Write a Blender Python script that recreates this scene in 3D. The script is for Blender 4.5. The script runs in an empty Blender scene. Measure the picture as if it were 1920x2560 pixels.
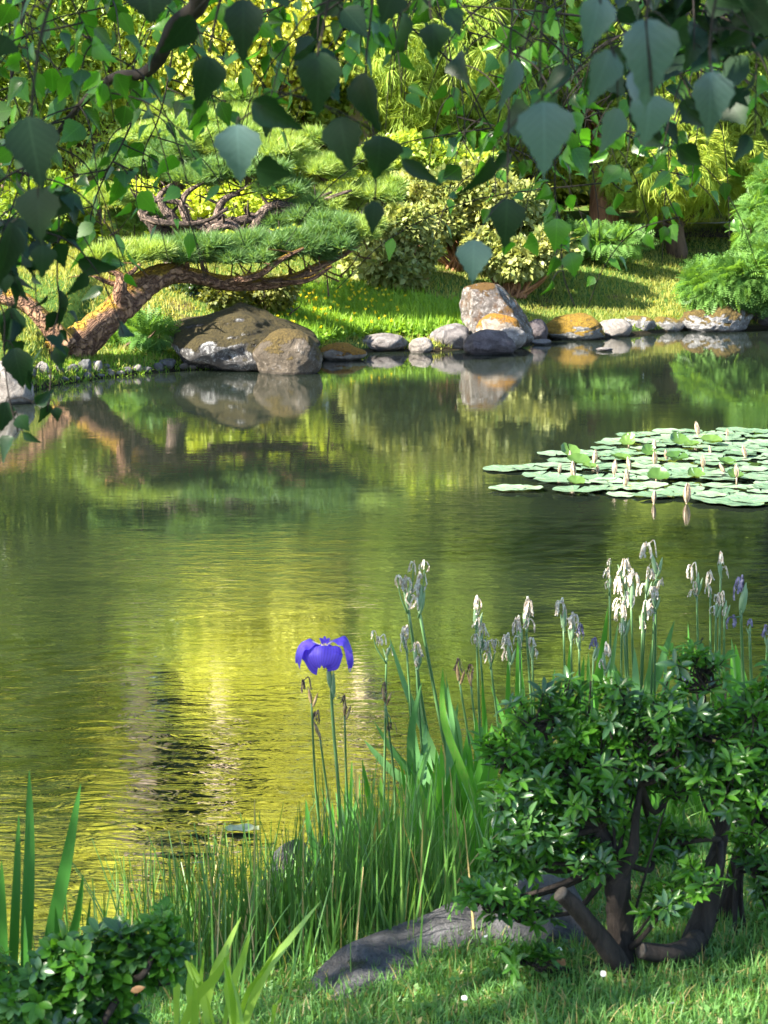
import bpy, math, random
import numpy as np
from mathutils import Vector
SC = bpy.context.scene
COL = SC.collection
PI = math.pi
rng = np.random.default_rng(11)

# ------------------------------------------------------------ camera, sky, sun, exposure
F = 4930.0; CX = 960.0; CY = 1280.0; HOR = 437.0; CAMZ = 2.2
PITCH = math.atan((CY - HOR) / F)
cam_d = bpy.data.cameras.new('camera'); cam = bpy.data.objects.new('camera', cam_d); COL.objects.link(cam)
cam.location = (0, 0, CAMZ); cam.rotation_euler = (PI / 2 - PITCH, 0, 0)
cam_d.sensor_fit = 'VERTICAL'; cam_d.sensor_height = 36.0; cam_d.sensor_width = 27.0
cam_d.lens = 36.0 * F / 2560.0; cam_d.clip_start = 0.05; cam_d.clip_end = 900
cam_d.dof.use_dof = True; cam_d.dof.focus_distance = 9.0; cam_d.dof.aperture_fstop = 15.0
SC.camera = cam
SUN = Vector((-0.72, -0.36, 0.60)).normalized()
w = bpy.data.worlds.new('World'); SC.world = w; w.use_nodes = True
nt = w.node_tree; bg = nt.nodes['Background']; sky = nt.nodes.new('ShaderNodeTexSky')
sky.sky_type = 'NISHITA'; sky.sun_disc = False
sky.sun_elevation = math.asin(SUN.z); sky.sun_rotation = math.atan2(SUN.x, SUN.y)
sky.air_density = 1.0; sky.dust_density = 0.6; sky.ozone_density = 1.5
nt.links.new(sky.outputs[0], bg.inputs[0]); bg.inputs[1].default_value = 0.085
sl = bpy.data.lights.new('sun', 'SUN'); sl.energy = 5.0; sl.angle = math.radians(0.5); sl.color = (1.0, 0.93, 0.78)
so = bpy.data.objects.new('sun', sl); COL.objects.link(so); so.rotation_euler = SUN.to_track_quat('Z', 'Y').to_euler()
SC.view_settings.view_transform = 'Standard'; SC.view_settings.look = 'None'
SC.view_settings.exposure = 2.5; SC.view_settings.gamma = 1.0
SC.cycles.max_bounces = 7; SC.cycles.diffuse_bounces = 3; SC.cycles.glossy_bounces = 3
SC.cycles.transmission_bounces = 4; SC.cycles.transparent_max_bounces = 4
SC.cycles.caustics_reflective = False; SC.cycles.caustics_refractive = False
SC.cycles.sample_clamp_indirect = 4.0
SC.cycles.use_denoising = True
try: SC.cycles.denoiser = 'OPENIMAGEDENOISE'
except Exception: pass

# ------------------------------------------------------------ picture point -> world point
SP, CP = math.sin(PITCH), math.cos(PITCH)
def ray(px, py):
    u = (px - CX) / F; v = -(py - CY) / F
    return np.array([u, CP + v * SP, -SP + v * CP])
def P(px, py, D):
    d = ray(px, py); return np.array([0, 0, CAMZ]) + d * (D / d[1])
def G(px, py, z=0.0):
    d = ray(px, py); return np.array([0, 0, CAMZ]) + d * ((z - CAMZ) / d[2])
def pxm(D): return D / F            # metres per picture pixel at depth D
shore_px = [(-900, 1130), (-300, 1040), (0, 1005), (60, 978), (250, 948), (450, 926), (640, 920), (800, 903), (870, 888), (950, 878), (1020, 879), (1080, 880),
            (1170, 874), (1280, 868), (1360, 850), (1500, 846), (1580, 838), (1700, 829), (1900, 822), (2300, 815), (3000, 812)]
SH = np.array([G(a, b)[:2] for a, b in shore_px])
def yfar(x): return np.interp(x, SH[:, 0], SH[:, 1])
def ynear(x): return 5.9 + 0.8 * np.clip(x, -3, 3)
def sstep(t):
    t = np.clip(t, 0, 1); return t * t * (3 - 2 * t)
def terr(x, y):
    x = np.asarray(x, float); y = np.asarray(y, float)
    yn = ynear(x) + 0.06 * np.sin(x * 5.1 + 1) ; yf = yfar(x) + 0.05 * np.sin(x * 3.3)
    dn = yn - y; df = y - yf
    near = -0.05 + 0.70 * (1 - np.exp(-np.maximum(dn, 0) / 1.3)) + 0.012 * np.sin(x * 7 + y * 3) * np.clip(dn, 0, 1)
    d = np.maximum(df, 0)
    far = -0.05 + 0.22 * (1 - np.exp(-d / 0.22)) + 0.85 * sstep(d / 7.0) + 0.045 * np.maximum(d - 9, 0) \
        + (0.05 * np.sin(x * 1.3 + y * .7) + 0.04 * np.sin(x * .6 - y * 1.9)) * np.clip(d / 3, 0, 1)
    far = far + 0.25 * sstep((d - 2) / 5) * sstep((x - 1.5) / 3)
    far = far - 0.045 * np.maximum(d - 60, 0)
    pond = np.maximum(np.minimum(-0.05 + 0.5 * np.maximum(dn, df), -0.05), -0.7)
    return np.where(dn > 0, near, np.where(df > 0, far, pond))
def Gt(px, py, y0=3.0):
    d = ray(px, py); t = y0 / d[1]
    for i in range(6000):
        p = np.array([0, 0, CAMZ]) + d * t
        h = terr(p[0], p[1])
        if p[2] <= h: return p
        t += max(0.004, (p[2] - h) * 0.3)
        if p[1] > 150: return p
    return p

# ------------------------------------------------------------ objects
def tag(o, label=None, cat=None, group=None, kind=None):
    if label: o['label'] = label
    if cat: o['category'] = cat
    if group: o['group'] = group
    if kind: o['kind'] = kind
    return o
def empty(name, loc, label=None, cat=None, group=None):
    o = bpy.data.objects.new(name, None); COL.objects.link(o); o.location = [float(v) for v in loc]; o.empty_display_size = 0.1
    return tag(o, label, cat, group)

class MB:
    """collects arrays of vertices and faces, links them as one mesh object"""
    def __init__(s): s.v = []; s.f = []; s.r = []; s.uv = []; s.m = []; s.n = 0
    def add(s, v, f, rnd=0.5, uv=None, mi=0):
        v = np.asarray(v, float).reshape(-1, 3)
        if len(v) == 0: return
        if not isinstance(f, list): f = [np.asarray(f)]
        else:
            t = [q for q in f if len(q) == 3]; q4 = [q for q in f if len(q) == 4]
            f = [np.array(a) for a in (t, q4) if a]
        for a in f:
            s.f.append(a + s.n); s.m.append(np.full(len(a), mi))
        s.v.append(v); s.r.append(np.broadcast_to(np.asarray(rnd, float), (len(v),)))
        s.uv.append(np.zeros((len(v), 2)) if uv is None else np.asarray(uv, float))
        s.n += len(v)
    def build(s, name, mat, parent=None, origin=None, smooth=True):
        me = bpy.data.meshes.new(name)
        if s.n == 0: s.add([[0, 0, 0], [.001, 0, 0], [0, .001, 0]], [(0, 1, 2)])
        V = np.concatenate(s.v); R = np.concatenate(s.r); U = np.concatenate(s.uv)
        if parent is not None:
            loc = np.zeros(3); p = parent
            while p is not None: loc = loc + np.array(p.location); p = p.parent
            V = V - loc; oloc = (0, 0, 0)
        elif origin is not None: V = V - np.asarray(origin, float); oloc = [float(q) for q in origin]
        else: oloc = (0, 0, 0)
        lv = np.concatenate([a.ravel() for a in s.f]); tot = np.concatenate([np.full(len(a), a.shape[1]) for a in s.f])
        st = np.concatenate([[0], np.cumsum(tot)[:-1]])
        me.vertices.add(len(V)); me.vertices.foreach_set('co', V.astype(np.float32).ravel())
        me.loops.add(len(lv)); me.loops.foreach_set('vertex_index', lv.astype(np.int32))
        me.polygons.add(len(tot)); me.polygons.foreach_set('loop_start', st.astype(np.int32))
        me.update(calc_edges=True)
        me.polygons.foreach_set('use_smooth', np.full(len(tot), smooth))
        mats = mat if isinstance(mat, (list, tuple)) else [mat]
        for m in mats: me.materials.append(m)
        if len(mats) > 1: me.polygons.foreach_set('material_index', np.concatenate(s.m).astype(np.int32))
        at = me.attributes.new('rnd', 'FLOAT', 'POINT'); at.data.foreach_set('value', R.astype(np.float32))
        uvl = me.uv_layers.new(name='UVMap'); uvl.data.foreach_set('uv', U[lv].astype(np.float32).ravel())
        me.update()
        o = bpy.data.objects.new(name, me); COL.objects.link(o); o.location = oloc
        if parent is not None: o.parent = parent
        return o

def unit(a): 
    n = np.linalg.norm(a, axis=-1, keepdims=True); return a / np.maximum(n, 1e-9)
def frames(tip, nrm):
    """rotation matrices whose y axis is tip and z axis near nrm (N,3)"""
    y = unit(tip); x = unit(np.cross(y, nrm)); z = np.cross(x, y)
    return np.stack([x, y, z], axis=-1)
def instances(mb, tv, tf, M, T, S, rnd=None, uv=None, mi=0):
    N = len(T)
    if N == 0: return
    S = np.asarray(S, float)
    S = np.full((N, 3), float(S)) if S.ndim == 0 else (np.repeat(S[:, None], 3, 1) if S.ndim == 1 else S)
    v = np.einsum('nij,nkj->nki', M, tv[None] * S[:, None, :]) + T[:, None, :]
    k = len(tv); off = (np.arange(N) * k)[:, None, None]
    fl = []
    for f in tf:
        fl.append((np.asarray(f)[None] + off).reshape(-1, np.asarray(f).shape[1]))
    r = np.repeat(rng.random(N) if rnd is None else rnd, k)
    base = mb.n
    for f in fl: mb.f.append(f + base); mb.m.append(np.full(len(f), mi))
    mb.v.append(v.reshape(-1, 3)); mb.r.append(r)
    mb.uv.append(np.tile(uv, (N, 1)) if uv is not None else np.zeros((N * k, 2))); mb.n += N * k

def catmull(pts, n):
    p = np.asarray(pts, float); p = np.vstack([2 * p[0] - p[1], p, 2 * p[-1] - p[-2]]); out = []
    for i in range(1, len(p) - 2):
        for t in np.linspace(0, 1, n, endpoint=False):
            a, b, c, d = p[i - 1], p[i], p[i + 1], p[i + 2]
            out.append(.5 * ((2 * b) + (-a + c) * t + (2 * a - 5 * b + 4 * c - d) * t * t + (-a + 3 * b - 3 * c + d) * t ** 3))
    out.append(p[-2]); return np.array(out)
def tube(mb, pts, rad, sides=8, sub=4, lump=0.0, cap=True, rnd=0.5, mi=0):
    pts = np.asarray(pts, float); rad = np.broadcast_to(np.asarray(rad, float), (len(pts),))
    if sub > 1 and len(pts) > 2:
        q = catmull(np.column_stack([pts, rad]), sub); pts, rad = q[:, :3], np.maximum(q[:, 3], 1e-4)
    n = len(pts); tan = unit(np.gradient(pts, axis=0))
    a = np.array([0.31, 0.87, .37]) if abs(tan[0, 2]) > .8 else np.array([0, 0, 1.0])
    u = unit(np.cross(tan[0], a)); ring = []
    cum = np.concatenate([[0], np.cumsum(np.linalg.norm(np.diff(pts, axis=0), axis=1))])
    th = np.arange(sides) / sides * 2 * PI
    for i in range(n):
        u = unit(u - tan[i] * np.dot(u, tan[i])); v = np.cross(tan[i], u)
        r = rad[i] * np.ones(sides)
        if lump: r = r * (1 + lump * (np.sin(th * 3 + cum[i] / rad[0] * .7 + 1) * .6 + np.sin(th * 2 - cum[i] / rad[0] * 1.3) * .5 + rng.normal(0, .35, sides)))
        ring.append(pts[i] + r[:, None] * (np.cos(th)[:, None] * u + np.sin(th)[:, None] * v))
    V = np.concatenate(ring); i, j = np.meshgrid(np.arange(n - 1), np.arange(sides), indexing='ij')
    a0 = i * sides + j; b0 = i * sides + (j + 1) % sides
    fq = np.stack([a0, b0, b0 + sides, a0 + sides], -1).reshape(-1, 4)
    fs = [fq]; uvv = np.column_stack([np.repeat(cum, sides), np.tile(th / 6.28, n)])
    if cap:
        V = np.vstack([V, pts[0], pts[-1]]); uvv = np.vstack([uvv, [0, 0], [cum[-1], 0]]); c0, c1 = n * sides, n * sides + 1; k = np.arange(sides)
        fs.append(np.stack([np.full(sides, c0), (k + 1) % sides, k], -1))
        fs.append(np.stack([np.full(sides, c1), (n - 1) * sides + k, (n - 1) * sides + (k + 1) % sides], -1))
    for f in fs: mb.f.append(f + mb.n); mb.m.append(np.full(len(f), mi))
    mb.v.append(V); mb.r.append(np.full(len(V), rnd)); mb.uv.append(uvv); mb.n += len(V)

# ---- leaf templates (y = towards the tip, unit length, z = upper face)
def leaf_tpl(ws, ys, fold=.12, bend=.15, serr=0.0):
    v = []; uv = []
    for k, (wd, y) in enumerate(zip(ws, ys)):
        s = serr * (1 if k % 2 else -1) * (wd > .05)
        z = -bend * y * y
        yy = y
        v += [(-wd / 2 - s, yy - abs(s), z + fold * wd), (0, yy, z), (wd / 2 + s, yy - abs(s), z + fold * wd)]
        uv += [(y, -wd), (y, 0), (y, wd)]
    f = []
    for k in range(len(ws) - 1):
        a = 3 * k; f += [(a, a + 1, a + 4, a + 3), (a + 1, a + 2, a + 5, a + 4)]
    return np.array(v), [np.array(f)], np.array(uv)
T_RH = (np.array([(0, 0, 0), (-.36, .48, .08), (0, 1, -.06), (.36, .48, .08)], float), [np.array([(0, 1, 2, 3)])], None)
T_RHN = (np.array([(0, 0, 0), (-.17, .45, .04), (0, 1, -.08), (.17, .45, .04)], float), [np.array([(0, 1, 2, 3)])], None)
ys = [0, .05, .12, .2, .28, .36, .44, .52, .6, .68, .76, .84, .92, 1.0]
T_BIRCH = leaf_tpl([.04, .26, .50, .69, .79, .77, .69, .58, .47, .36, .255, .16, .075, .006], ys, .10, .16, .020)
T_BIRCH2 = leaf_tpl([.05, .62, .78, .62, .40, .20, .01], [0, .12, .28, .46, .64, .82, 1.0], .16, .28, .012)
T_AZ = leaf_tpl([.04, .17, .29, .30, .19, .015], [0, .2, .42, .65, .85, 1.0], .22, .22)
T_AZB = leaf_tpl([.05, .24, .42, .47, .34, .03], [0, .2, .42, .65, .86, 1.0], .18, .20)
def radial_tpl(n, length, width, elev, seed, wob=.3, tris=True):
    r = np.random.default_rng(seed); V = []; Fc = []
    for k in range(n):
        az = 2 * PI * k / n + r.normal(0, .3); el = elev + r.normal(0, wob); L = length * r.uniform(.7, 1.1)
        d = np.array([math.cos(az) * math.cos(el), math.sin(el), math.sin(az) * math.cos(el)])
        sd = unit(np.cross(d, r.normal(size=3))) * width / 2; b = len(V)
        V += [-sd, sd, d * L]; Fc.append((b, b + 1, b + 2))
    return np.array(V), [np.array(Fc)], None
T_NEEDLE = [radial_tpl(13, 1.0, .07, .6, s, .35) for s in range(3)]
def frond_tpl(n, seed):
    """spray of drooping threads"""
    r = np.random.default_rng(seed); V = []; Fc = []
    for k in range(n):
        az = r.uniform(-1.1, 1.1); L = r.uniform(.5, 1.0); wd = .02
        side = math.sin(az); fw = math.cos(az)
        pts = [np.array([side * L * t * .7, fw * L * (t - .25 * t * t), -L * .95 * t * t + .25 * L * t]) for t in (0, .35, .7, 1.0)]
        ang = r.uniform(0, PI); sd = np.array([math.cos(ang), 0, math.sin(ang)]) * wd
        b = len(V)
        for q, p in enumerate(pts):
            s = sd * (1 if q < 3 else .3); V += [p - s, p + s]
        for q in range(3): Fc.append((b + 2 * q, b + 2 * q + 1, b + 2 * q + 3, b + 2 * q + 2))
    return np.array(V), [np.array(Fc)], None
T_FROND = [frond_tpl(11, s) for s in range(3)]

def rand_dirs(n): return unit(rng.normal(size=(n, 3)))
def clump(mb, c, r, n, size, tpl=T_RH, out=.6, down=.35, jit=.7, shell=.5, flat=None, topbias=0.0):
    """leaves spread through an ellipsoid, denser near its surface"""
    c = np.asarray(c, float); r = np.broadcast_to(np.asarray(r, float), (3,))
    d = rand_dirs(n)
    if topbias: d[:, 2] = np.where((d[:, 2] < 0) & (rng.random(n) < topbias), -d[:, 2], d[:, 2])
    rad = (shell + (1 - shell) * rng.random(n)) * (1 + .16 * np.sin(d[:, 0] * 5 + c[0] * 3) * np.cos(d[:, 2] * 6 + c[1]) + rng.normal(0, .07, n))
    T = c + d * rad[:, None] * r
    o = unit(d / r * r.mean())
    tip = unit(o * out + np.array([0, 0, -down]) + rng.normal(size=(n, 3)) * jit * .6)
    nrm = unit(o * .7 + np.array([0, 0, .7]) + rng.normal(size=(n, 3)) * jit * .7)
    S = size * rng.uniform(.65, 1.25, n)
    if isinstance(tpl, list):
        k = rng.integers(0, len(tpl), n)
        for q, t in enumerate(tpl):
            m = k == q; instances(mb, t[0], t[1], frames(tip[m], nrm[m]), T[m], np.repeat(S[m, None], 3, 1), uv=t[2])
    else: instances(mb, tpl[0], tpl[1], frames(tip, nrm), T, np.repeat(S[:, None], 3, 1), uv=tpl[2])

# ------------------------------------------------------------ materials
def newmat(name):
    m = bpy.data.materials.new(name); m.use_nodes = True; n = m.node_tree; n.nodes.clear()
    out = n.nodes.new('ShaderNodeOutputMaterial'); return m, n, out
def L(n, a, b): n.links.new(a, b)
def rgba(c): return (c[0], c[1], c[2], 1)
def leaf_mat(name, c1, c2, trans=.45, rough=.45, spec=.5, tcol=None, scale=1.2, veins=False, hue=.0, dead=None):
    m, n, out = newmat(name)
    at = n.nodes.new('ShaderNodeAttribute'); at.attribute_name = 'rnd'
    geo = n.nodes.new('ShaderNodeNewGeometry')
    ns = n.nodes.new('ShaderNodeTexNoise'); ns.inputs['Scale'].default_value = scale; ns.inputs['Detail'].default_value = 2; L(n, geo.outputs['Position'], ns.inputs['Vector'])
    ad = n.nodes.new('ShaderNodeMath'); ad.operation = 'MULTIPLY_ADD'; L(n, ns.outputs[0], ad.inputs[0]); ad.inputs[1].default_value = 1.3
    hf = n.nodes.new('ShaderNodeMath'); hf.operation = 'MULTIPLY_ADD'; L(n, at.outputs['Fac'], hf.inputs[0]); hf.inputs[1].default_value = .6; hf.inputs[2].default_value = -.45
    L(n, hf.outputs[0], ad.inputs[2])
    mx = n.nodes.new('ShaderNodeMix'); mx.data_type = 'RGBA'; mx.clamp_factor = True
    L(n, ad.outputs[0], mx.inputs[0]); mx.inputs[6].default_value = rgba(c1); mx.inputs[7].default_value = rgba(c2)
    colr = mx.outputs[2]
    if dead:
        w1 = n.nodes.new('ShaderNodeTexWhiteNoise'); w1.noise_dimensions = '1D'; L(n, at.outputs['Fac'], w1.inputs['W'])
        dm = n.nodes.new('ShaderNodeMath'); dm.operation = 'LESS_THAN'; L(n, w1.outputs['Value'], dm.inputs[0]); dm.inputs[1].default_value = dead
        dx = n.nodes.new('ShaderNodeMix'); dx.data_type = 'RGBA'; L(n, dm.outputs[0], dx.inputs[0]); L(n, colr, dx.inputs[6]); dx.inputs[7].default_value = (.34, .26, .12, 1); colr = dx.outputs[2]
    if veins:
        uv = n.nodes.new('ShaderNodeUVMap'); sx = n.nodes.new('ShaderNodeSeparateXYZ'); L(n, uv.outputs[0], sx.inputs[0])
        ab = n.nodes.new('ShaderNodeMath'); ab.operation = 'ABSOLUTE'; L(n, sx.outputs[1], ab.inputs[0])
        s1 = n.nodes.new('ShaderNodeMath'); s1.operation = 'MULTIPLY_ADD'; L(n, ab.outputs[0], s1.inputs[0]); s1.inputs[1].default_value = -.45; L(n, sx.outputs[0], s1.inputs[2])
        s2 = n.nodes.new('ShaderNodeMath'); s2.operation = 'MULTIPLY'; L(n, s1.outputs[0], s2.inputs[0]); s2.inputs[1].default_value = 9
        s3 = n.nodes.new('ShaderNodeMath'); s3.operation = 'PINGPONG'; L(n, s2.outputs[0], s3.inputs[0]); s3.inputs[1].default_value = .5
        s4 = n.nodes.new('ShaderNodeMath'); s4.operation = 'LESS_THAN'; L(n, s3.outputs[0], s4.inputs[0]); s4.inputs[1].default_value = .05
        m1 = n.nodes.new('ShaderNodeMath'); m1.operation = 'LESS_THAN'; L(n, ab.outputs[0], m1.inputs[0]); m1.inputs[1].default_value = .03
        mm = n.nodes.new('ShaderNodeMath'); mm.operation = 'MAXIMUM'; L(n, s4.outputs[0], mm.inputs[0]); L(n, m1.outputs[0], mm.inputs[1])
        m2 = n.nodes.new('ShaderNodeMath'); m2.operation = 'MULTIPLY'; L(n, mm.outputs[0], m2.inputs[0]); m2.inputs[1].default_value = .15
        mv = n.nodes.new('ShaderNodeMix'); mv.data_type = 'RGBA'; L(n, m2.outputs[0], mv.inputs[0]); L(n, colr, mv.inputs[6])
        mv.inputs[7].default_value = rgba([min(1, c * 2.0 + .03) for c in c2]); colr = mv.outputs[2]
    pr = n.nodes.new('ShaderNodeBsdfPrincipled'); L(n, colr, pr.inputs['Base Color']); pr.inputs['Roughness'].default_value = rough
    pr.inputs['Specular IOR Level'].default_value = spec
    tr = n.nodes.new('ShaderNodeBsdfTranslucent')
    tm = n.nodes.new('ShaderNodeMix'); tm.data_type = 'RGBA'; tm.blend_type = 'MULTIPLY'; tm.inputs[0].default_value = 1; L(n, colr, tm.inputs[6])
    tm.inputs[7].default_value = rgba(tcol or (1.9, 1.7, .6)); tm.clamp_result = True; L(n, tm.outputs[2], tr.inputs[0])
    ms = n.nodes.new('ShaderNodeMixShader'); ms.inputs[0].default_value = trans
    L(n, pr.outputs[0], ms.inputs[1]); L(n, tr.outputs[0], ms.inputs[2]); L(n, ms.outputs[0], out.inputs[0])
    return m
def ramp(n, fac, stops):
    r = n.nodes.new('ShaderNodeValToRGB'); e = r.color_ramp.elements
    e[0].position, e[0].color = stops[0][0], rgba(stops[0][1]); e[1].position, e[1].color = stops[-1][0], rgba(stops[-1][1])
    for p, c in stops[1:-1]:
        q = e.new(p); q.color = rgba(c)
    L(n, fac, r.inputs[0]); return r.outputs[0]
def noise(n, vec, scale, detail=6, rough=.6, dist=0):
    t = n.nodes.new('ShaderNodeTexNoise'); t.inputs['Scale'].default_value = scale; t.inputs['Detail'].default_value = detail
    t.inputs['Roughness'].default_value = rough; t.inputs['Distortion'].default_value = dist; L(n, vec, t.inputs['Vector']); return t.outputs[0]
def mapping(n, vec, sc):
    mp = n.nodes.new('ShaderNodeMapping'); mp.inputs['Scale'].default_value = sc; L(n, vec, mp.inputs['Vector']); return mp.outputs[0]
def mth(n, op, a, b=None, c=None, clamp=False):
    t = n.nodes.new('ShaderNodeMath'); t.operation = op; t.use_clamp = clamp
    for i, q in enumerate((a, b, c)):
        if q is None: continue
        if isinstance(q, (int, float)): t.inputs[i].default_value = q
        else: L(n, q, t.inputs[i])
    return t.outputs[0]
def mixc(n, fac, a, b):
    t = n.nodes.new('ShaderNodeMix'); t.data_type = 'RGBA'; t.clamp_factor = True
    if isinstance(fac, (int, float)): t.inputs[0].default_value = fac
    else: L(n, fac, t.inputs[0])
    for i, q in ((6, a), (7, b)):
        if isinstance(q, tuple): t.inputs[i].default_value = rgba(q)
        else: L(n, q, t.inputs[i])
    return t.outputs[2]
def bump(n, h, strength, dist):
    b = n.nodes.new('ShaderNodeBump'); b.inputs['Strength'].default_value = strength; b.inputs['Distance'].default_value = dist
    L(n, h, b.inputs['Height']); return b.outputs[0]
def finish(n, out, col, rough, nrm=None, spec=.4):
    p = n.nodes.new('ShaderNodeBsdfPrincipled')
    if isinstance(col, tuple): p.inputs['Base Color'].default_value = rgba(col)
    else: L(n, col, p.inputs['Base Color'])
    if isinstance(rough, (int, float)): p.inputs['Roughness'].default_value = rough
    else: L(n, rough, p.inputs['Roughness'])
    p.inputs['Specular IOR Level'].default_value = spec
    if nrm is not None: L(n, nrm, p.inputs['Normal'])
    L(n, p.outputs[0], out.inputs[0]); return p
def pos(n):
    g = n.nodes.new('ShaderNodeNewGeometry'); return g
def bark_mat(name, dark, light, scale=20, moss=None, mossamt=.5, plates=False, stretch=.25, bd=.02):
    m, n, out = newmat(name); g = pos(n); uv = n.nodes.new('ShaderNodeUVMap')
    v = g.outputs['Position']
    nz = noise(n, mapping(n, v, (1, 1, stretch)), scale, 8, .7, .6)
    col = ramp(n, nz, [(.3, dark), (.5, tuple((a + b) / 2 for a, b in zip(dark, light))), (.68, light)])
    h = nz
    if plates:
        vo = n.nodes.new('ShaderNodeTexVoronoi'); vo.feature = 'DISTANCE_TO_EDGE'; vo.inputs['Scale'].default_value = scale * 1.6
        wv = n.nodes.new('ShaderNodeMixRGB'); wv.blend_type = 'ADD'; wv.inputs[0].default_value = .12; L(n, mapping(n, uv.outputs[0], (.45, .55, 1)), wv.inputs[1]); nn = n.nodes.new('ShaderNodeTexNoise'); nn.inputs['Scale'].default_value = scale; L(n, v, nn.inputs['Vector']); L(n, nn.outputs['Color'], wv.inputs[2])
        L(n, wv.outputs[0], vo.inputs['Vector']); crack = mth(n, 'MULTIPLY', mth(n, 'ADD', vo.outputs['Distance'], mth(n, 'MULTIPLY', mth(n, 'SUBTRACT', noise(n, v, scale * 2.2, 4, .7), .45), .35)), 4.5, clamp=True)
        col = mixc(n, crack, dark, col); h = mth(n, 'ADD', mth(n, 'MULTIPLY', crack, .8), mth(n, 'MULTIPLY', nz, .6))
    if moss:
        sx = n.nodes.new('ShaderNodeSeparateXYZ'); L(n, g.outputs['Normal'], sx.inputs[0])
        mk = mth(n, 'ADD', sx.outputs[2], mth(n, 'MULTIPLY', noise(n, v, scale * .35, 4), 1.6))
        mk = mth(n, 'MULTIPLY', mth(n, 'SUBTRACT', mk, 2.0 - mossamt * 1.2), 5, clamp=True)
        mc = ramp(n, noise(n, v, scale * 5, 3), [(.35, tuple(q * .5 for q in moss)), (.65, moss)])
        col = mixc(n, mk, col, mc)
    finish(n, out, col, .85, bump(n, h, 1, bd), .25); return m
def rock_mat(name, base, light, moss, mossamt, lichen=.5, scale=6, tint=None):
    m, n, out = newmat(name); g = pos(n); v = g.outputs['Position']
    n1 = noise(n, v, scale, 9, .72, .8)
    col = ramp(n, n1, [(.32, tuple(q * .45 for q in base)), (.48, base), (.66, light)])
    n2 = mth(n, 'ADD', mth(n, 'MULTIPLY', noise(n, v, scale * 4.5, 6, .8, 1.5), .6), mth(n, 'MULTIPLY', noise(n, mapping(n, v, (1, 1, .35)), scale * 1.7, 5, .7, 2.5), .4))
    lk = mth(n, 'MULTIPLY', mth(n, 'SUBTRACT', mth(n, 'ADD', n2, mth(n, 'MULTIPLY', n1, .5)), 1.02 - lichen * .4), 9, clamp=True)
    col = mixc(n, lk, col, (.55, .54, .53))
    pit = noise(n, v, scale * 12, 4, .7); pk = mth(n, 'MULTIPLY', mth(n, 'SUBTRACT', .42, pit), 9, clamp=True)
    col = mixc(n, mth(n, 'MULTIPLY', pk, .75), col, tuple(q * .25 for q in base))
    if tint: col = mixc(n, mth(n, 'MULTIPLY', mth(n, 'SUBTRACT', noise(n, v, scale * .8, 3), .5), 6, clamp=True), col, tint)
    h = mth(n, 'ADD', n1, mth(n, 'MULTIPLY', pit, .25))
    if mossamt > 0:
        sx = n.nodes.new('ShaderNodeSeparateXYZ'); L(n, g.outputs['Normal'], sx.inputs[0])
        mk = mth(n, 'ADD', mth(n, 'MULTIPLY', sx.outputs[2], .55), mth(n, 'MULTIPLY', noise(n, v, scale * .55, 7, .7), 2.0))
        mk = mth(n, 'MULTIPLY', mth(n, 'SUBTRACT', mk, 1.75 - mossamt * .95), 8, clamp=True)
        mn = noise(n, v, scale * 9, 4, .7)
        mc = ramp(n, mn, [(.3, tuple(q * .35 for q in moss)), (.5, moss), (.7, tuple(min(1, q * 1.7) for q in moss))])
        col = mixc(n, mk, col, mc); h = mth(n, 'ADD', h, mth(n, 'MULTIPLY', mk, mth(n, 'ADD', .2, mth(n, 'MULTIPLY', mn, .5))))
    sz = n.nodes.new('ShaderNodeSeparateXYZ'); L(n, v, sz.inputs[0])
    wet = mth(n, 'MULTIPLY', mth(n, 'SUBTRACT', .035, sz.outputs[2]), 60, clamp=True)
    col = mixc(n, mth(n, 'MULTIPLY', wet, .7), col, tuple(q * .2 for q in base))
    finish(n, out, col, .75, bump(n, h, 1.0, .09), .35); return m
def plain_mat(name, c1, c2, scale=40, rough=.6, trans=0, spec=.4, bd=.002):
    m, n, out = newmat(name); g = pos(n); nz = noise(n, g.outputs['Position'], scale, 4, .6)
    col = ramp(n, nz, [(.35, c1), (.65, c2)]); p = finish(n, out, col, rough, bump(n, nz, .5, bd) if bd else None, spec)
    if trans:
        tr = n.nodes.new('ShaderNodeBsdfTranslucent'); L(n, col, tr.inputs[0]); ms = n.nodes.new('ShaderNodeMixShader'); ms.inputs[0].default_value = trans
        L(n, p.outputs[0], ms.inputs[1]); L(n, tr.outputs[0], ms.inputs[2]); L(n, ms.outputs[0], out.inputs[0])
    return m

# ------------------------------------------------------------ the setting: ground, water, path
def ground_mat():
    m, n, out = newmat('grassy_ground'); g = pos(n); v = g.outputs['Position']
    a = noise(n, v, 1.1, 5, .6); b = noise(n, v, 9, 8, .75); c = noise(n, v, 60, 3, .7)
    grass = ramp(n, mth(n, 'ADD', mth(n, 'MULTIPLY', b, .6), mth(n, 'MULTIPLY', c, .4)), [(.35, (.02, .045, .01)), (.5, (.06, .12, .02)), (.65, (.13, .19, .04))])
    dirt = ramp(n, mth(n, 'ADD', mth(n, 'MULTIPLY', b, .5), mth(n, 'MULTIPLY', c, .5)), [(.35, (.05, .03, .015)), (.5, (.13, .085, .04)), (.65, (.22, .16, .08))])
    col = mixc(n, mth(n, 'MULTIPLY', mth(n, 'SUBTRACT', a, .56), 9, clamp=True), grass, dirt)
    sz = n.nodes.new('ShaderNodeSeparateXYZ'); L(n, v, sz.inputs[0])
    wet = mth(n, 'MULTIPLY', mth(n, 'SUBTRACT', .07, sz.outputs[2]), 30, clamp=True)
    col = mixc(n, wet, col, (.025, .02, .012))
    finish(n, out, col, .95, bump(n, b, .6, .03), .1); return m
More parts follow.
